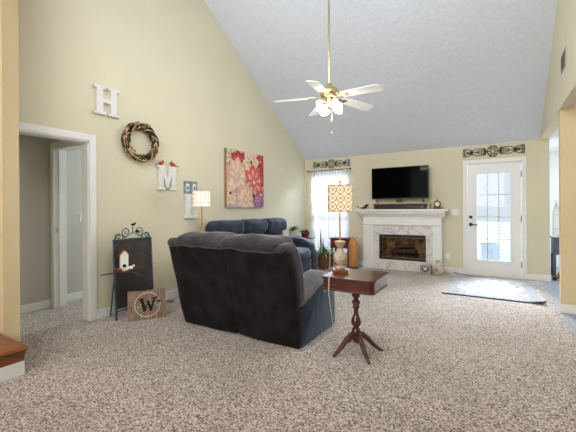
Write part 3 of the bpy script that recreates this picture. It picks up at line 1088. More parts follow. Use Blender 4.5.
# grapevine wreath
t = thing('wreath', 'round brown grapevine wreath standing in for the letter O on the wall', 'wreath', (XL + 0.05, 2.76, 2.13))
tw = {'dark_twigs': (MB(), 'vinedark'), 'brown_twigs': (MB(), 'vine'), 'pale_twigs': (MB(), 'vinepale')}
for k in range(170):
    nm = ('dark_twigs', 'brown_twigs', 'dark_twigs', 'brown_twigs', 'pale_twigs', 'dark_twigs')[k % 6]
    a0 = random.random() * 2 * PI
    sp = random.uniform(0.5, 1.1) * random.choice((-1, 1))
    r0, r1 = random.choice(((0.155, 0.245), (0.24, 0.165), (0.17, 0.20), (0.235, 0.225), (0.2, 0.255)))
    lift = random.uniform(-0.02, 0.03) + (0.022 if nm == 'pale_twigs' else 0.0)
    pts = []
    for i in range(7):
        u = i / 6
        a = a0 + sp * u
        q = r0 + (r1 - r0) * u + 0.01 * math.sin(PI * u)
        hx = lift + 0.014 * math.sin(PI * u + k)
        pts.append((max(hx, -0.035), q * math.cos(a), q * math.sin(a)))
    tw[nm][0].tube(pts, random.uniform(0.005, 0.0085), 5)
for nm, (b, m_) in tw.items():
    b.build(nm, m_, t, True)

# floral canvas
t = thing('canvas_painting', 'canvas painting of large red, pink and cream flowers above the sofa', 'painting', (XL, 4.395, 1.29))
PW, PH = 1.08, 1.015
cm = mat('canvas_ground', srgb(176, 150, 168), 0.8, nscale=3.2, col2=srgb(206, 196, 178), bump=0.15, bscale=80)
gm = mat('canvas_edge', srgb(150, 108, 46), 0.7, nscale=8, namt=0.2)
MB().box(0.002, 0.045, 0, PW, 0, PH).build('canvas', cm, t)
MB().box(0.001, 0.044, -0.003, -0.0005, 0, PH).build('canvas_edge', gm, t)
col = {'red': srgb(176, 40, 44), 'coral': srgb(206, 92, 84), 'pink': srgb(206, 138, 138), 'cream': srgb(222, 204, 164),
       'blush': srgb(216, 172, 158), 'mauve': srgb(142, 96, 138), 'sage': srgb(158, 166, 150)}
pm = {k: mat('paint_' + k, v, 0.75, nscale=11, namt=0.16, bump=0.2, bscale=50) for k, v in col.items()}
pm['rose'] = mat('paint_rose', srgb(178, 84, 92), 0.75, nscale=11, namt=0.16)
pm['peach'] = mat('paint_peach', srgb(226, 158, 128), 0.75, nscale=11, namt=0.16)
inner = {'red': 'rose', 'coral': 'peach', 'cream': 'blush', 'blush': 'cream', 'mauve': 'pink', 'sage': 'cream', 'pink': 'cream'}
em = mat('paint_eye', srgb(70, 24, 36), 0.7, nscale=10, namt=0.2)


def flower(u, v, r, n, a0, c, lay, stretch=1.0, eye='cream', wr=0.29):
    b, bi = MB(), MB()
    for k in range(n):
        a = a0 + 2 * PI * k / n
        def petal(k1, k0):
            q = []
            for w, d in ((0, 0.06), (0.45, 0.25), (0.9, 0.5), (1.0, 0.65), (0.7, 0.84), (0, 1.0), (-0.7, 0.84), (-1.0, 0.65), (-0.9, 0.5), (-0.45, 0.25)):
                d = k0 + (d - 0.06) * k1
                w = w * k1 * (1 if k1 == 1 else 0.8)
                uu = d * r * math.cos(a) - w * r * wr * math.sin(a)
                vv = d * r * math.sin(a) * stretch + w * r * wr * math.cos(a)
                q.append((min(PW - 0.004, max(0.004, u + uu)), min(PH - 0.004, max(0.004, v + vv))))
            return q
        q0, q1 = petal(1, 0.06), petal(0.55, 0.2)
        if len(set(q0)) == len(q0):
            b.prism(q0, 0.045, 0.046 + lay * 0.0012 + 0.0002 * k, Mx=YZ)
        if len(set(q1)) == len(q1):
            bi.prism(q1, 0.045, 0.0463 + lay * 0.0012 + 0.0002 * k, Mx=YZ)
    fl = b.build('flower', pm[c], t)
    bi.build('petal_centres', pm[inner[c]], fl)
    if 0.03 < u < PW - 0.03:
        MB().cyl((0.046, u, v), (0.0485 + lay * 0.0012, u, v), r * 0.13, n=12).build('flower_eye', pm[eye] if eye in pm else em, fl)


flower(0.12, 0.88, 0.22, 7, 0.3, 'sage', 0)
flower(0.98, 0.25, 0.30, 7, 0.2, 'mauve', 1)
flower(0.33, 0.76, 0.28, 9, 0.3, 'red', 2)
flower(0.98, 0.88, 0.17, 7, 0.0, 'red', 2)
flower(0.68, 0.84, 0.25, 8, 0.1, 'cream', 3, eye='eye')
flower(0.92, 0.60, 0.24, 8, 0.6, 'red', 3)
flower(0.28, 0.55, 0.31, 9, 0.1, 'blush', 4, 1.15)
flower(0.09, 0.25, 0.22, 8, 0.4, 'cream', 5, eye='eye')
flower(0.76, 0.47, 0.31, 8, 0.2, 'coral', 6, 1.15)
flower(0.50, 0.15, 0.31, 9, 0.15, 'blush', 7)
flower(0.88, 0.12, 0.15, 7, 0.5, 'mauve', 8)

# ------------------------------------------------------------------ chalkboard easel, birdhouse, sign
t = thing('chalkboard_easel', 'dark chalkboard in a teal metal easel frame with scrolled top', 'chalkboard', (-3.69, 2.285, 0), math.radians(0))
lean = R(math.radians(-3), 'Y')
LW = 0.49
b = MB()
for y in (0.0, LW):
    b.tube([(0, y, 0.003), (0, y, 0.92)], 0.012, 8)
b.tube([(0, 0, 0.91), (0, LW, 0.91)], 0.012, 8)
b.tube([(0, 0, 0.13), (0, LW, 0.13)], 0.010, 8)
o = b.build('frame', 'teal', t, True)
o.matrix_local = lean
MB().box(-0.008, 0.006, 0.012, LW - 0.012, 0.135, 0.90).build('board', 'slate', o)
b = MB()
rot = Matrix(((0, -1, 0, 0), (1, 0, 0, 0), (0, 0, 1, 0), (0, 0, 0, 1)))
for s in (-1, 1):
    c0 = LW / 2
    b.tube(spiral(c0 + s * 0.19, 0.945, 0.045, -PI / 2, 1.3, s), 0.006, Mx=rot)
    b.tube([(c0 + s * 0.235, 0, 0.92), (c0 + s * 0.18, 0, 0.985), (c0 + s * 0.13, 0, 0.955), (c0 + s * 0.11, 0, 0.935)], 0.006, Mx=rot)
    b.tube(spiral(c0 + s * 0.085, 1.0, 0.06, -PI / 2, 1.4, s), 0.006, Mx=rot)
    b.tube([(c0 + s * 0.14, 0, 0.93), (c0 + s * 0.1, 0, 0.94), (c0, 0, 0.99), (c0, 0, 1.06)], 0.006, Mx=rot)
b.build('scroll_top', 'teal', o, True)
b = MB().ball((0, LW * 0.52, 1.085), 0.02, (0.7, 1.5, 0.8), 7).ball((0, LW * 0.52 + 0.028, 1.1), 0.011)
b.ball((0, LW * 0.62, 1.0), 0.02, (0.7, 1.5, 0.9), 7)
b.build('bird_finial', 'iron', o, True)
b = MB()
b.tube([(0.0, 0.0, 0.10), (0.04, 0.09, 0.115), (0.04, 0.22, 0.07), (0.04, 0.32, 0.05)], 0.008)
b.build('foot_scroll', 'teal', t, True)
b = MB()
for y in (0.05, LW - 0.05):
    b.tube([(-0.05, y, 0.84), (-0.20, y, 0.005)], 0.008)
b.build('back_leg', 'teal', t, True)

t = thing('birdhouse', 'small white birdhouse with copper roof on a twig before the chalkboard', 'birdhouse', (-3.635, 2.345, 0.565), math.radians(-25))
b = MB()
b.box(-0.035, 0.035, -0.042, 0.042, 0, 0.19)
b.prism([(-0.042, 0.19), (0.042, 0.19), (0, 0.24)], -0.035, 0.035, Mx=YZ)
b.build('house', 'chalk', t)
b = MB()
for s in (-1, 1):
    Mx = T(0, 0, 0.252) @ R(s * math.radians(-50), 'X')
    b.box(-0.045, 0.045, 0 if s > 0 else -0.115, 0.115 if s > 0 else 0, -0.006, 0.006, Mx=Mx)
b.build('roof', 'copper', t)
MB().cyl((0.034, 0, 0.06), (0.038, 0, 0.06), 0.02).build('entry_hole', 'iron', t)
b = MB()
b.tube([(0.03, -0.24, -0.02), (0.035, -0.12, -0.012), (0.04, 0.02, -0.005), (0.045, 0.12, 0.02), (0.05, 0.2, 0.05)], [0.006, 0.009, 0.012, 0.009, 0.004])
b.tube([(0.04, 0.06, 0.0), (0.05, 0.16, -0.06), (0.055, 0.24, -0.11)], [0.009, 0.006, 0.003])
b.tube([(0.04, 0.12, 0.012), (0.06, 0.2, 0.08), (0.065, 0.25, 0.14)], [0.007, 0.005, 0.003])
b.tube([(0.04, -0.05, -0.01), (0.06, -0.12, 0.03)], [0.007, 0.003])
b.build('twig', 'twig', t, True)
MB().ball((0.045, 0.065, 0.035), 0.022, (0.9, 1.3, 0.9), 8).ball((0.045, 0.095, 0.055), 0.014).build('white_bird', 'chalk', t, True)
MB().ball((0.045, -0.05, 0.02), 0.022, (0.9, 1.3, 0.9), 8).ball((0.045, -0.085, 0.035), 0.013).build('red_bird', 'copper', t, True)
MB().tube([(-0.035, 0, 0.15), (-0.05, 0, 0.145)], 0.006).build('hook', 'iron', t)

sg = math.atan2(0.33, 0.215)
t = thing('monogram_sign', 'square barn wood sign with black letter W, leaning by the chalkboard', 'sign', (-3.535, 2.32, 0), sg)
t.rotation_euler = (math.radians(-9), 0, sg)
SW, SH = 0.405, 0.335
for i in range(4):
    x = SW * i / 4
    MB().box(x + 0.001, x + SW / 4 - 0.001, 0, 0.018, random.uniform(0, 0.004), SH - random.uniform(0, 0.012), 0.002).build('plank', 'barn', t)
b = MB()
XZm = R(PI / 2, 'X')      # u->x, v->z, depth -> -y
cxs, czs = SW * 0.52, SH * 0.50
for k in range(34):
    a = 2 * PI * k / 34
    b.ball((cxs + 0.135 * math.cos(a), -0.001, czs + 0.135 * math.sin(a)), 0.0075, (1, 0.6, 1), 6)
b.build('bead_ring', 'chalk', t, True)
b = MB()
wv = [(-0.085, 0.07), (-0.05, 0.07), (-0.02, -0.02), (0.0, 0.05), (0.012, 0.05), (0.035, -0.02), (0.065, 0.07), (0.085, 0.07), (0.045, -0.075), (0.025, -0.075), (0.0, 0.0), (-0.025, -0.075), (-0.045, -0.075)]
b.prism([(cxs + u, czs + v) for u, v in wv], 0.001, 0.006, Mx=XZm)
b.prism([(cxs - 0.1, czs + 0.063), (cxs - 0.035, czs + 0.063), (cxs - 0.035, czs + 0.074), (cxs - 0.1, czs + 0.074)], 0.001, 0.006, Mx=XZm)
b.prism([(cxs + 0.05, czs + 0.063), (cxs + 0.1, czs + 0.063), (cxs + 0.1, czs + 0.074), (cxs + 0.05, czs + 0.074)], 0.001, 0.006, Mx=XZm)
b.build('letter_w', 'iron', t)
b = MB()
for k in range(9):
    u = -0.1 + k * 0.025
    s = 1 if k % 2 else -1
    b.ball((cxs + u, -0.0015, czs + 0.012 * s - 0.005), 0.014, (1.1, 0.15, 0.6), 6)
b.build('leaf_sprig', 'mint', t, True)
MB().ball((cxs + 0.125, -0.004, czs + 0.03), 0.014, (1, 0.5, 1), 6).ball((cxs + 0.1, -0.004, czs + 0.075), 0.012, (1, 0.5, 1), 6).build('bow', 'iron', t, True)

# ------------------------------------------------------------------ reclining loveseat (back towards us)
t = thing('loveseat', 'dark suede reclining loveseat with its back towards the room', 'loveseat', (-1.505, 2.635, 0))
LBW = 1.475


def leanfn(p):
    k = max(0.0, p.z - 0.02) / 0.90
    return Vector((p.x, p.y - 0.225 * k ** 1.05, p.z))


MB().box(-1.40, -0.07, 0.12, 0.72, 0.03, 0.30, 0.02).build('base', 'black', t)
for x0, x1 in ((-LBW, -0.715), (-0.705, 0.0)):
    MB().cushion(((x0 + x1) / 2, 0.058, 0.461), (x1 - x0, 0.12, 0.906), 0.028, 0.022, 0.012, 14, leanfn).build('back_panel', 'suedeback', t, True)
for x0, x1, dz in ((-1.345, -0.70, 0.0), (-0.735, -0.075, -0.006)):
    def pf(p, x0=x0, x1=x1):
        u = (p.x - (x0 + x1) / 2) / ((x1 - x0) / 2)
        p = Vector(p)
        p.z -= 0.018 * abs(u) ** 5 - 0.10 * max(0, 0.0 - (p.y + 0.2)) * 0
        p.z -= 0.35 * max(0.0, -0.13 - p.y) * (1 if p.z > 0.96 else 0)
        return p
    MB().cushion(((x0 + x1) / 2, -0.09, 0.955 + dz), (x1 - x0, 0.32, 0.135), 0.05, 0.006, 0.014, 14, pf, freq=7).build('head_cushion', 'suedetop', t, True)
    MB().cushion(((x0 + x1) / 2, 0.10, 0.68), (x1 - x0 - 0.03, 0.24, 0.48), 0.09, 0.02, 0.015, 9, lambda p: Vector((p.x, p.y + 0.1 - 0.22 * (p.z - 0.44), p.z))).build('back_cushion', 'suede', t, True)
    MB().cushion(((x0 + x1) / 2, 0.47, 0.38), (x1 - x0 - 0.06, 0.58, 0.2), 0.07, 0.02, 0.01).build('seat_cushion', 'suede', t, True)
    MB().cushion(((x0 + x1) / 2, 0.74, 0.20), (x1 - x0 - 0.06, 0.12, 0.28), 0.05, 0.015, 0.01).build('footrest', 'suede', t, True)
for x0, x1 in ((-LBW + 0.005, -1.33), (-0.14, -0.003)):
    MB().cushion(((x0 + x1) / 2, 0.145, 0.65), (x1 - x0, 0.165, 0.57), 0.04, 0.006, 0.010, 12,
                 lambda p: leanfn(Vector((p.x, p.y - 0.05 * math.sin(max(0, p.z - 0.34) / 0.6 * PI) * -1 - (0.10 if p.z > 0.9 else 0) * 0, p.z)))).build('wing', 'suedetop', t, True)
    MB().cushion(((x0 + x1) / 2, -0.125, 0.915), (x1 - x0, 0.22, 0.085), 0.04, 0.006, 0.012, 10).build('wing_top', 'suedetop', t, True)
prof = [(0.02, 0.0), (0.015, 0.01), (0.03, 0.35), (0.18, 0.42), (0.45, 0.505), (0.64, 0.52), (0.74, 0.47), (0.795, 0.39), (0.805, 0.05), (0.78, 0.0)]
for x0, x1 in ((-LBW - 0.005, -1.25), (-0.22, 0.005)):
    ar = MB().prism([(u, v) for u, v in prof], x0, x1, Mx=YX, bev=0.022).build('arm', 'suede', t, True)
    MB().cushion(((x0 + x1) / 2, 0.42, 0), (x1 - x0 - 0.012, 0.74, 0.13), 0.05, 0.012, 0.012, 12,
                 lambda p: Vector((p.x, p.y, p.z + 0.545 - 0.46 * max(0, 0.50 - p.y) ** 1.25 - 1.6 * max(0, p.y - 0.58) ** 1.6))).build('arm_pad', 'suedelit', ar, True)
MB().ball((0.008, 0.53, 0.43), 0.03, (0.25, 0.8, 1.1), 8).build('recliner_lever', 'steel', t, True)

# ------------------------------------------------------------------ sofa along the left wall (facing right)
t = thing('sofa', 'dark blue suede sofa along the left wall below the flower painting', 'sofa', (-3.88, 3.50, 0))
MB().box(0.08, 0.80, 0.1, 2.42, 0.03, 0.28, 0.02).build('base', 'black', t)
edges = [0.29, 0.94, 1.62, 2.28]
for y0, y1 in zip(edges, edges[1:]):
    yc, w = (y0 + y1) / 2, y1 - y0
    MB().cushion((0.19, yc, 0.60), (0.26, w - 0.005, 0.62), 0.08, 0.03, 0.015, 9, lambda p: Vector((p.x - 0.18 * (p.z - 0.5), p.y, p.z))).build('back_cushion', 'suede', t, True)
    MB().cushion((0.20, yc, 0.955), (0.30, w + 0.012, 0.235), 0.075, 0.018, 0.016, 12, freq=7).build('head_cushion', 'suede', t, True)
    MB().cushion((0.57, yc, 0.40), (0.62, w - 0.01, 0.22), 0.08, 0.03, 0.015, 9).build('seat_cushion', 'suede', t, True)
    MB().cushion((0.83, yc, 0.19), (0.12, w - 0.01, 0.30), 0.045, 0.015, 0.01, 9).build('footrest', 'suede', t, True)
aprof = [(0.02, 0.02), (0.02, 0.62), (0.45, 0.63), (0.70, 0.62), (0.84, 0.54), (0.90, 0.40), (0.91, 0.06), (0.88, 0.02)]
XYm = R(PI / 2, 'X')
for y0, y1 in ((0.03, 0.25), (2.28, 2.50)):
    ar = MB().prism(aprof, -y1, -y0, Mx=XYm, bev=0.04).build('arm', 'suede', t, True)
    MB().cushion((0.45, (y0 + y1) / 2, 0), (0.78, y1 - y0 + 0.01, 0.12), 0.055, 0.02, 0.012, 10,
                 lambda p: Vector((p.x, p.y, p.z + 0.62 - 1.1 * max(0, p.x - 0.55) ** 2))).build('arm_pad', 'suede', ar, True)

# ------------------------------------------------------------------ pedestal table with lamp
t = thing('pedestal_table', 'dark cherry pedestal side table with splayed curved legs beside the loveseat', 'table', (-1.045, 2.84, 0), math.radians(0))


def rrect(w, h, r, n=5):
    pts = []
    for cx, cy, a0 in ((w - r, h - r, 0), (-w + r, h - r, PI / 2), (-w + r, -h + r, PI), (w - r, -h + r, 1.5 * PI)):
        for k in range(n + 1):
            a = a0 + PI / 2 * k / n
            pts.append((cx + r * math.cos(a), cy + r * math.sin(a)))
    return pts


MB().prism(rrect(0.235, 0.235, 0.05), 0.672, 0.692, bev=0.005).build('top', 'cherry', t)
MB().prism(rrect(0.222, 0.222, 0.045), 0.585, 0.672, bev=0.003).build('apron', 'cherry', t)
MB().prism(rrect(0.229, 0.229, 0.048), 0.578, 0.590, bev=0.003).build('bead', 'cherry', t)
MB().lathe([(0.05, 0.585), (0.05, 0.57), (0.026, 0.555), (0.022, 0.53), (0.034, 0.515), (0.036, 0.50), (0.022, 0.485), (0.02, 0.47), (0.036, 0.455), (0.038, 0.44), (0.025, 0.425),
            (0.03, 0.41), (0.03, 0.40), (0.020, 0.385), (0.018, 0.36), (0.026, 0.33), (0.04, 0.295), (0.045, 0.27), (0.034, 0.245), (0.022, 0.23), (0.036, 0.215), (0.04, 0.19), (0.04, 0.13), (0.03, 0.11), (0.012, 0.09)][::-1], n=24).build('column', 'cherry', t, True)
for a in (-127, -44, 38, 128):
    a = math.radians(a)
    d = Vector((math.cos(a), math.sin(a), 0))
    pts, rr = [], []
    for u, z, r in ((0.02, 0.17, 0.026), (0.05, 0.165, 0.026), (0.10, 0.13, 0.024), (0.15, 0.075, 0.020), (0.19, 0.04, 0.016), (0.215, 0.02, 0.013), (0.235, 0.012, 0.011)):
        pts.append(d * u + Vector((0, 0, z)))
        rr.append(r)
    MB().tube(pts, rr, 10).build('leg', 'cherry', t, True)

t = thing('table_lamp', 'lit table lamp with square fretwork shade on the cherry pedestal table', 'lamp', (-1.195, 2.848, 0.692), math.radians(26))
MB().box(-0.067, 0.067, -0.067, 0.067, 0, 0.03, 0.004).build('base', 'oak', t)
MB().lathe([(0.04, 0.03), (0.045, 0.045), (0.03, 0.06), (0.03, 0.07), (0.052, 0.095), (0.06, 0.125), (0.055, 0.155), (0.036, 0.19), (0.024, 0.215), (0.024, 0.225), (0.038, 0.24), (0.048, 0.265), (0.05, 0.275), (0.04, 0.28), (0.014, 0.285)], n=24).build('body', 'whitewash', t, True)
MB().cyl((0, 0, 0.28), (0, 0, 0.80), 0.0075, n=10).build('neck', 'honey', t, True)
hw = 0.103
b = MB()
z0, z1 = 0.545, 0.775
b.box(-hw, hw, -hw, -hw + 0.004, z0, z1).box(-hw, hw, hw - 0.004, hw, z0, z1).box(-hw, -hw + 0.004, -hw, hw, z0, z1).box(hw - 0.004, hw, -hw, hw, z0, z1)
sh = b.build('shade', 'shadewarm', t)
b = MB()
for z in (z0, z1):
    for a in range(4):
        b.box(-hw - 0.003, hw + 0.003, -hw - 0.003, -hw + 0.005, z - 0.005, z + 0.005, Mx=R(a * PI / 2, 'Z'))
for sx in (-1, 1):
    for sy in (-1, 1):
        b.box(sx * hw - 0.004, sx * hw + 0.004, sy * hw - 0.004, sy * hw + 0.004, z0, z1)
b.build('shade_rim', 'whitewash', sh)
b = MB()
for a in range(4):
    Mx = R(a * PI / 2, 'Z') @ T(0, -hw - 0.0015, (z0 + z1) / 2)
    st = 0.067
    for i in (-1, 0, 1):
        for j in (-1, 0, 1):
            b.tube(ring(i * st, j * 0.074, 0.031, 0.034, 14), 0.003, 4, closed=True, Mx=Mx)
            b.tube([(i * st - 0.016, 0, j * 0.074 - 0.016), (i * st + 0.016, 0, j * 0.074 + 0.016)], 0.003, 4, Mx=Mx)
            b.tube([(i * st + 0.016, 0, j * 0.074 - 0.016), (i * st - 0.016, 0, j * 0.074 + 0.016)], 0.003, 4, Mx=Mx)
b.build('fretwork', 'tanwood', sh).data.materials[0] = M['fret']
b = MB()
b.tube([(-hw, 0, z1 - 0.012), (hw, 0, z1 - 0.012)], 0.002, 5).tube([(0, -hw, z1 - 0.012), (0, hw, z1 - 0.012)], 0.002, 5)
b.build('harp', 'brass', t)
MB().lathe([(0.006, 0.79), (0.014, 0.80), (0.010, 0.815), (0.003, 0.82)], n=12).build('finial', 'honey', t, True)
MB().ball((0, 0, 0.66), 0.028).build('bulb', 'bulbglass', t, True)
lp = t.location
cordpts = [(-1.20, 2.70, 0.698), (-1.185, 2.61, 0.699), (-1.185, 2.588, 0.69), (-1.186, 2.586, 0.64), (-1.19, 2.59, 0.57), (-1.22, 2.68, 0.45),
           (-1.30, 2.90, 0.25), (-1.38, 3.10, 0.08), (-1.41, 3.17, 0.008), (-1.42, 3.05, 0.006), (-1.41, 2.85, 0.006), (-1.44, 2.63, 0.006), (-1.52, 2.55, 0.006)]
sm = []
for i in range(len(cordpts) - 1):
    p0, p1, p2, p3 = [Vector(cordpts[max(0, min(len(cordpts) - 1, i + k))]) for k in (-1, 0, 1, 2)]
    for s in range(4):
        u = s / 4
        sm.append(0.5 * ((2 * p1) + (-p0 + p2) * u + (2 * p0 - 5 * p1 + 4 * p2 - p3) * u * u + (-p0 + 3 * p1 - 3 * p2 + p3) * u ** 3))
sm.append(Vector(cordpts[-1]))
MBc = MB().tube(sm, 0.0038, 6)
tag(MBc.build('lamp_cord', 'cord', None, True), 'thin white lamp cord hanging from the cherry pedestal table', 'cord')

# ------------------------------------------------------------------ lamp on the table behind the sofa arm
t = thing('end_table', 'small wooden end table at the near end of the sofa, behind the loveseat', 'table', (-3.53, 3.33, 0))
MB().box(-0.17, 0.17, -0.14, 0.14, 0.56, 0.585, 0.005).build('top', 'honey', t)
for sx in (-1, 1):
    for sy in (-1, 1):
        MB().box(sx * 0.145 - 0.016, sx * 0.145 + 0.016, sy * 0.115 - 0.016, sy * 0.115 + 0.016, 0, 0.56).build('leg', 'honey', t)
t = thing('table_lamp', 'small lit lamp with a white tiled drum shade before the letter E', 'lamp', (-3.475, 3.40, 0.585))
MB().lathe([(0.07, 0), (0.07, 0.015), (0.03, 0.03), (0.012, 0.05)], n=20).build('base', 'brass', t, True)
MB().cyl((0, 0, 0.04), (0, 0, 0.93), 0.013, 0.011, 12).build('stem', 'honey', t, True)
sh = MB().lathe([(0.122, 0.715), (0.122, 0.925), (0.118, 0.925), (0.118, 0.715), (0.122, 0.715)], n=28, caps=False).build('shade', 'shadewhite', t, True)
b = MB()
for z in (0.715, 0.7675, 0.82, 0.8725, 0.925):
    b.tube([(0.123 * math.cos(2 * PI * k / 28), 0.123 * math.sin(2 * PI * k / 28), z) for k in range(28)], 0.0025, 5, closed=True)
for k in range(14):
    a = 2 * PI * k / 14
    b.tube([(0.123 * math.cos(a), 0.123 * math.sin(a), 0.715), (0.123 * math.cos(a), 0.123 * math.sin(a), 0.925)], 0.002, 5)
b.build('shade_lattice', 'tanwood', sh)
MB().lathe([(0.004, 0.925), (0.012, 0.94), (0.008, 0.955), (0.002, 0.96)], n=10).build('finial', 'brass', t, True)
b = MB().tube([(-0.118, 0, 0.915), (0.118, 0, 0.915)], 0.002, 5)
b.build('harp', 'brass', t)
point('small_lamp_bulb', (-3.475, 3.40, 1.42), 2.2, (1.0, 0.92, 0.80), 0.04)
point('table_lamp_bulb', (-1.195, 2.848, 1.35), 2.5, (1.0, 0.80, 0.55), 0.04)

# cables on the carpet beside the loveseat
for i, lb in enumerate(('black cable coiled on the carpet between sign and loveseat', 'grey cable lying on the carpet along the left wall baseboard')):
    pts = []
    for k in range(26):
        u = k / 25
        pts.append((-3.82 + 0.07 * math.sin(9 * u + i * 1.4) + 0.03 * i, 2.86 + u * 0.30, 0.006 + 0.012 * i + 0.018 * abs(math.sin(7 * u + i))))
    tag(MB().tube(pts, 0.005, 5).build('power_cable', ('black', 'steel')[i], None, True), lb, 'cable', 'cables by the left wall')

# ------------------------------------------------------------------ corner table with two pots
t = thing('corner_table', 'round black pedestal table in the corner beyond the sofa', 'table', (-3.56, 6.36, 0))
MB().lathe([(0.30, 0.635), (0.315, 0.645), (0.315, 0.655), (0.30, 0.66)], n=36).build('top', 'black', t, True)
MB().lathe([(0.09, 0.635), (0.05, 0.60), (0.03, 0.55), (0.025, 0.3), (0.035, 0.1), (0.06, 0.05)][::-1], n=18).build('column', 'black', t, True)
for k in range(3):
    a = 2 * PI * k / 3 + 0.4
    d = Vector((math.cos(a), math.sin(a), 0))
    MB().tube([d * 0.03 + Vector((0, 0, 0.09)), d * 0.14 + Vector((0, 0, 0.06)), d * 0.25 + Vector((0, 0, 0.015))], [0.022, 0.018, 0.014], 8).build('leg', 'black', t, True)


def leaf(b, base, dirv, L, w, droop, n=6, Mx=None):
    """strap leaf: thin folded blade following an arc"""
    d = Vector(dirv).normalized()
    hz = Vector((d.x, d.y, 0))
    hz = hz.normalized() if hz.length > 1e-6 else Vector((1, 0, 0))
    sd = Vector((-hz.y, hz.x, 0))
    rows = []
    p = Vector(base)
    for i in range(n + 1):
        u = i / n
        ww = w * (math.sin(PI * min(1, u * 0.85 + 0.15)) ** 0.7 if i < n else 0.03)
        rows.append([b.bm.verts.new(p - sd * ww), b.bm.verts.new(p - Vector((0, 0, ww * 0.35))), b.bm.verts.new(p + sd * ww)])
        d2 = (d + Vector((hz.x * droop * u * 0.5, hz.y * droop * u * 0.5, -droop * u * 1.6))).normalized()
        p = p + d2 * L / n
    for A, B in zip(rows, rows[1:]):
        b.bm.faces.new((A[0], A[1], B[1], B[0]))
        b.bm.faces.new((A[1], A[2], B[2], B[1]))


def potplant(label, loc, potm, prof, leaves, zsoil, rs):
    t = thing('potted_plant', label, 'potted plant', loc, 0, 'pots on the corner table')
    MB().lathe(prof, n=22).build('pot', potm, t, True)
    MB().lathe([(rs, zsoil - 0.01), (rs, zsoil)], n=18).build('soil', 'soil', t)
    b = MB()
    for (a, el, L, w, dr) in leaves:
        leaf(b, (0.01 * math.cos(a), 0.01 * math.sin(a), zsoil), (math.cos(a) * math.cos(el), math.sin(a) * math.cos(el), math.sin(el)), L, w, dr)
    b.build('foliage', 'leaf', t, True)


random.seed(3)
potplant('leafy plant in a white pot, nearer the left wall on the black table', (-3.74, 6.33, 0.66), 'whitepot',
         [(0.06, 0), (0.085, 0.01), (0.09, 0.11), (0.095, 0.125), (0.084, 0.125), (0.08, 0.11)],
         [(random.random() * 6.28, random.uniform(0.5, 1.4), random.uniform(0.10, 0.22), random.uniform(0.012, 0.028), random.uniform(0.4, 1.2)) for _ in range(22)], 0.112, 0.081)
potplant('leafy plant in a dark red glazed pot on the black corner table', (-3.44, 6.33, 0.66), 'redpot',
         [(0.05, 0), (0.075, 0.012), (0.088, 0.06), (0.085, 0.115), (0.075, 0.13), (0.088, 0.14), (0.076, 0.14), (0.07, 0.12)],
         [(random.random() * 6.28, random.uniform(0.2, 1.0), random.uniform(0.10, 0.19), random.uniform(0.02, 0.032), random.uniform(0.6, 1.3)) for _ in range(18)], 0.12, 0.072)

# floor plant in a wicker basket
t = thing('basket_plant', 'spider plant with a tall dark spear in a wicker basket by the sofa end', 'potted plant', (-3.07, 6.42, 0))
MB().lathe([(0.09, 0.03), (0.12, 0.05), (0.125, 0.2), (0.13, 0.33), (0.138, 0.345), (0.12, 0.345), (0.112, 0.31)], n=24).build('basket', 'wicker', t, True)
b = MB()
for k in range(4):
    a = 2 * PI * k / 4 + 0.5
    b.cyl((0.09 * math.cos(a), 0.09 * math.sin(a), 0), (0.085 * math.cos(a), 0.085 * math.sin(a), 0.06), 0.012, n=8)
b.build('feet', 'iron', t)
MB().lathe([(0.114, 0.305), (0.114, 0.315)], n=18).build('soil', 'soil', t)
b, b2 = MB(), MB()
for i in range(34):
    a, el = random.random() * 6.28, random.uniform(0.4, 1.45)
    leaf(b if i % 3 else b2, (0.04 * math.cos(a), 0.04 * math.sin(a), 0.315), (math.cos(a) * math.cos(el), math.sin(a) * math.cos(el), math.sin(el)),
         random.uniform(0.24, 0.40), random.uniform(0.009, 0.018), random.uniform(0.8, 1.6), 8)
b.build('foliage', 'leaf', t, True)
o = b2.build('pale_foliage', 'leafpale', t, True)
o['label'] = 'pale striped leaves'
b = MB()
b.tube([(-0.05, 0, 0.31), (-0.055, 0, 0.6), (-0.05, 0, 0.86)], [0.014, 0.017, 0.002], 6)
b.tube([(-0.03, 0.03, 0.31), (-0.02, 0.03, 0.5), (-0.015, 0.03, 0.66)], [0.012, 0.014, 0.002], 6)
b.build('spear_leaf', 'iron', t, True).data.materials[0] = M['twig']

# low red-brown table and copper canister under the window
t = thing('side_table', 'low red brown wooden table before the corner window, behind the lamp', 'table', (-2.84, 6.93, 0))
MB().box(-0.25, 0.21, -0.15, 0.15, 0.605, 0.63, 0.004).build('top', 'redwood', t)
MB().box(-0.235, 0.195, -0.135, 0.135, 0.41, 0.605).build('apron', 'redwood', t)
MB().box(-0.18, 0.14, -0.14, -0.134, 0.44, 0.575, 0.002).build('drawer', 'redwood', t)
for sx in (-0.21, 0.17):
    for sy in (-0.11, 0.11):
        MB().box(sx - 0.02, sx + 0.02, sy - 0.02, sy + 0.02, 0, 0.41).build('leg', 'redwood', t)
t = thing('tall_canister', 'tall honey coloured wooden canister standing between window table and fireplace', 'canister', (-2.535, 6.74, 0))
MB().lathe([(0.085, 0.06), (0.092, 0.08), (0.095, 0.3), (0.095, 0.5), (0.08, 0.57), (0.06, 0.60), (0.06, 0.615)], n=26).build('body', 'honey', t, True)
b = MB()
for z in (0.15, 0.49):
    b.tube([(0.096 * math.cos(2 * PI * k / 26), 0.096 * math.sin(2 * PI * k / 26), z) for k in range(26)], 0.006, 6, closed=True)
b.build('band', 'brass', t, True)
MB().lathe([(0.095, 0), (0.1, 0.02), (0.085, 0.06)], n=26).build('foot', 'beak', t, True)
MB().lathe([(0.062, 0.615), (0.058, 0.63), (0.02, 0.645), (0.015, 0.66), (0.004, 0.67)], n=20).build('lid', 'honey', t, True)

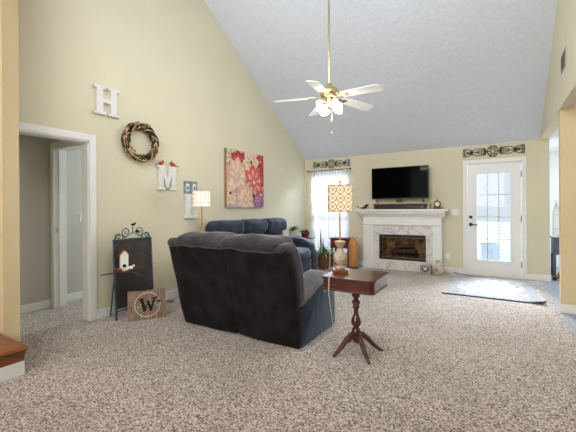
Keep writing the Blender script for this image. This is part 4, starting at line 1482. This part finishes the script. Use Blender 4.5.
# ------------------------------------------------------------------ rug in front of the door
t = thing('area_rug', 'pale faded rug with a dark bound edge lying before the glass door', 'rug', (-0.07, 6.26, 0))
b = MB()
nx, ny = 26, 30
rw, rl = 0.62, 0.79


def rugz(x, y):
    u, v = x / rw, y / rl
    z = 0.010 + 0.003 * noise.noise(Vector((x * 3, y * 3, 0)))
    if u > 0.7 and v < -0.8:
        z += 0.035 * ((u - 0.7) / 0.3) * ((-v - 0.8) / 0.2)
    if u < -0.6 and v > 0.75:
        z += 0.05 * ((-u - 0.6) / 0.4) * ((v - 0.75) / 0.25)
    return z


for lay in (0, 1):
    vs = [[b.bm.verts.new((-rw + 2 * rw * i / nx, -rl + 2 * rl * j / ny, rugz(-rw + 2 * rw * i / nx, -rl + 2 * rl * j / ny) - 0.007 * lay)) for j in range(ny + 1)] for i in range(nx + 1)]
    for i in range(nx):
        for j in range(ny):
            b.bm.faces.new((vs[i][j], vs[i + 1][j], vs[i + 1][j + 1], vs[i][j + 1]))
b.build('pile', 'rug', t, True)
bmat = mat('rug_border', srgb(156, 156, 160), 0.95, nscale=16, col2=srgb(186, 183, 183), spec=0.1)
b = MB()
for (u0, u1, v0, v1) in ((-0.56, -0.46, -0.73, 0.73), (0.46, 0.56, -0.73, 0.73), (-0.46, 0.46, -0.73, -0.63), (-0.46, 0.46, 0.63, 0.73)):
    m_ = 14
    def strip(p, q):
        return b.bm.verts.new((p, q, rugz(p, q) + 0.002))
    g = [[strip(u0 + (u1 - u0) * i / m_, v0 + (v1 - v0) * j / m_) for j in range(m_ + 1)] for i in range(m_ + 1)]
    for i in range(m_):
        for j in range(m_):
            b.bm.faces.new((g[i][j], g[i + 1][j], g[i + 1][j + 1], g[i][j + 1]))
b.build('border', bmat, t, True)
b = MB()
b.tube([(-rw + 2 * rw * k / 24, -rl, max(0.009, rugz(-rw + 2 * rw * k / 24, -rl) - 0.002)) for k in range(25)], 0.009, 6)
b.build('binding', 'rugedge', t, True)
b = MB()
b.tube([(-rw + 2 * rw * k / 24, rl, max(0.008, rugz(-rw + 2 * rw * k / 24, rl) - 0.002)) for k in range(10)], 0.008, 6)
b.build('binding', 'rugedge', t, True)

# ------------------------------------------------------------------ sun room beyond the opening
t = thing('console_table', 'slate grey console table in the sun room beyond the tan wall', 'table', (0.85, 7.58, 0))
MB().box(0, 0.9, 0, 0.36, 0.70, 0.725, 0.004).build('top', 'greycab', t)
MB().box(0.015, 0.885, 0.015, 0.345, 0.42, 0.70).build('drawer_case', 'greycab', t)
for x in (0.012, 0.848):
    for y in (0.012, 0.308):
        MB().box(x, x + 0.04, y, y + 0.04, 0, 0.42).build('leg', 'greycab', t)
MB().ball((0.4, 0.005, 0.56), 0.015).build('knob', 'brass', t, True)
t = thing('white_lantern', 'white domed wire lantern on the slate grey console table', 'lantern', (0.925, 7.74, 0.725))
MB().lathe([(0.055, 0), (0.055, 0.02), (0.045, 0.025)], n=16).build('base', 'white', t, True)
b = MB()
for k in range(10):
    a = 2 * PI * k / 10
    c, s = math.cos(a), math.sin(a)
    b.tube([(0.05 * c, 0.05 * s, 0.02), (0.05 * c, 0.05 * s, 0.40), (0.042 * c, 0.042 * s, 0.48), (0.022 * c, 0.022 * s, 0.56), (0.006 * c, 0.006 * s, 0.62)], 0.003, 5)
for z in (0.15, 0.40):
    b.tube([(0.05 * math.cos(2 * PI * k / 16), 0.05 * math.sin(2 * PI * k / 16), z) for k in range(16)], 0.004, 5, closed=True)
b.build('cage', 'steel', t, True).data.materials[0] = M['vent']
MB().tube([(0.02 * math.cos(k / 10 * 2 * PI), 0, 0.64 + 0.02 * math.sin(k / 10 * 2 * PI)) for k in range(10)], 0.003, 5, closed=True).build('ring', 'steel', t, True)
b = MB()
random.seed(11)
for i in range(16):
    a, el = random.random() * 6.28, random.uniform(0.2, 1.3)
    leaf(b, (0, 0, 0.005), (math.cos(a) * math.cos(el), math.sin(a) * math.cos(el), math.sin(el)), random.uniform(0.04, 0.08), 0.011, 0.5, 4)
o = tag(b.build('greenery_sprig', 'leafpale', None, True), 'pale green sprig lying on the grey console by the lantern', 'plant')
o.location = (0.97, 7.62, 0.728)
t = thing('toy_truck', 'small terracotta coloured toy on dark wheels on the sun room floor', 'toy', (0.90, 7.43, 0))
MB().box(-0.08, 0.12, -0.05, 0.05, 0.03, 0.07, 0.01).box(0.0, 0.12, -0.045, 0.045, 0.07, 0.13, 0.015).build('body', 'redtoy', t)
for x in (-0.045, 0.085):
    for y in (-0.055, 0.055):
        MB().cyl((x, y - 0.012, 0.032), (x, y + 0.012, 0.032), 0.032, n=16).build('wheel', 'black', t, True)

# ------------------------------------------------------------------ oak step, lower left corner
t = thing('stair_step', 'honey oak stair step over a cream riser in the near left corner', 'step', (-3.12, 1.19, 0))
pr = [(-1.6, 0.185), (0.03, 0.185), (0.045, 0.192), (0.05, 0.203), (0.045, 0.214), (0.03, 0.22), (-1.6, 0.22)]
MB().prism(pr, 0, 1.9, Mx=R(PI / 2, 'X')).build('tread', 'oak', t)
pr = [(-0.03, 0.185), (0.034, 0.185), (0.03, 0.172), (0.016, 0.158), (0.008, 0.14), (0.008, 0.105), (-0.03, 0.105)]
MB().prism(pr, 0.01, 1.9, Mx=R(PI / 2, 'X')).build('cove_moulding', 'oak', t)
MB().box(-1.6, 0.0, -1.9, -0.012, 0, 0.184).build('riser', 'cream', t).data.materials[0] = M['trim']
MB().box(0.0, 0.014, -1.9, -0.01, 0, 0.105, 0.004).build('skirting', 'trim', t)
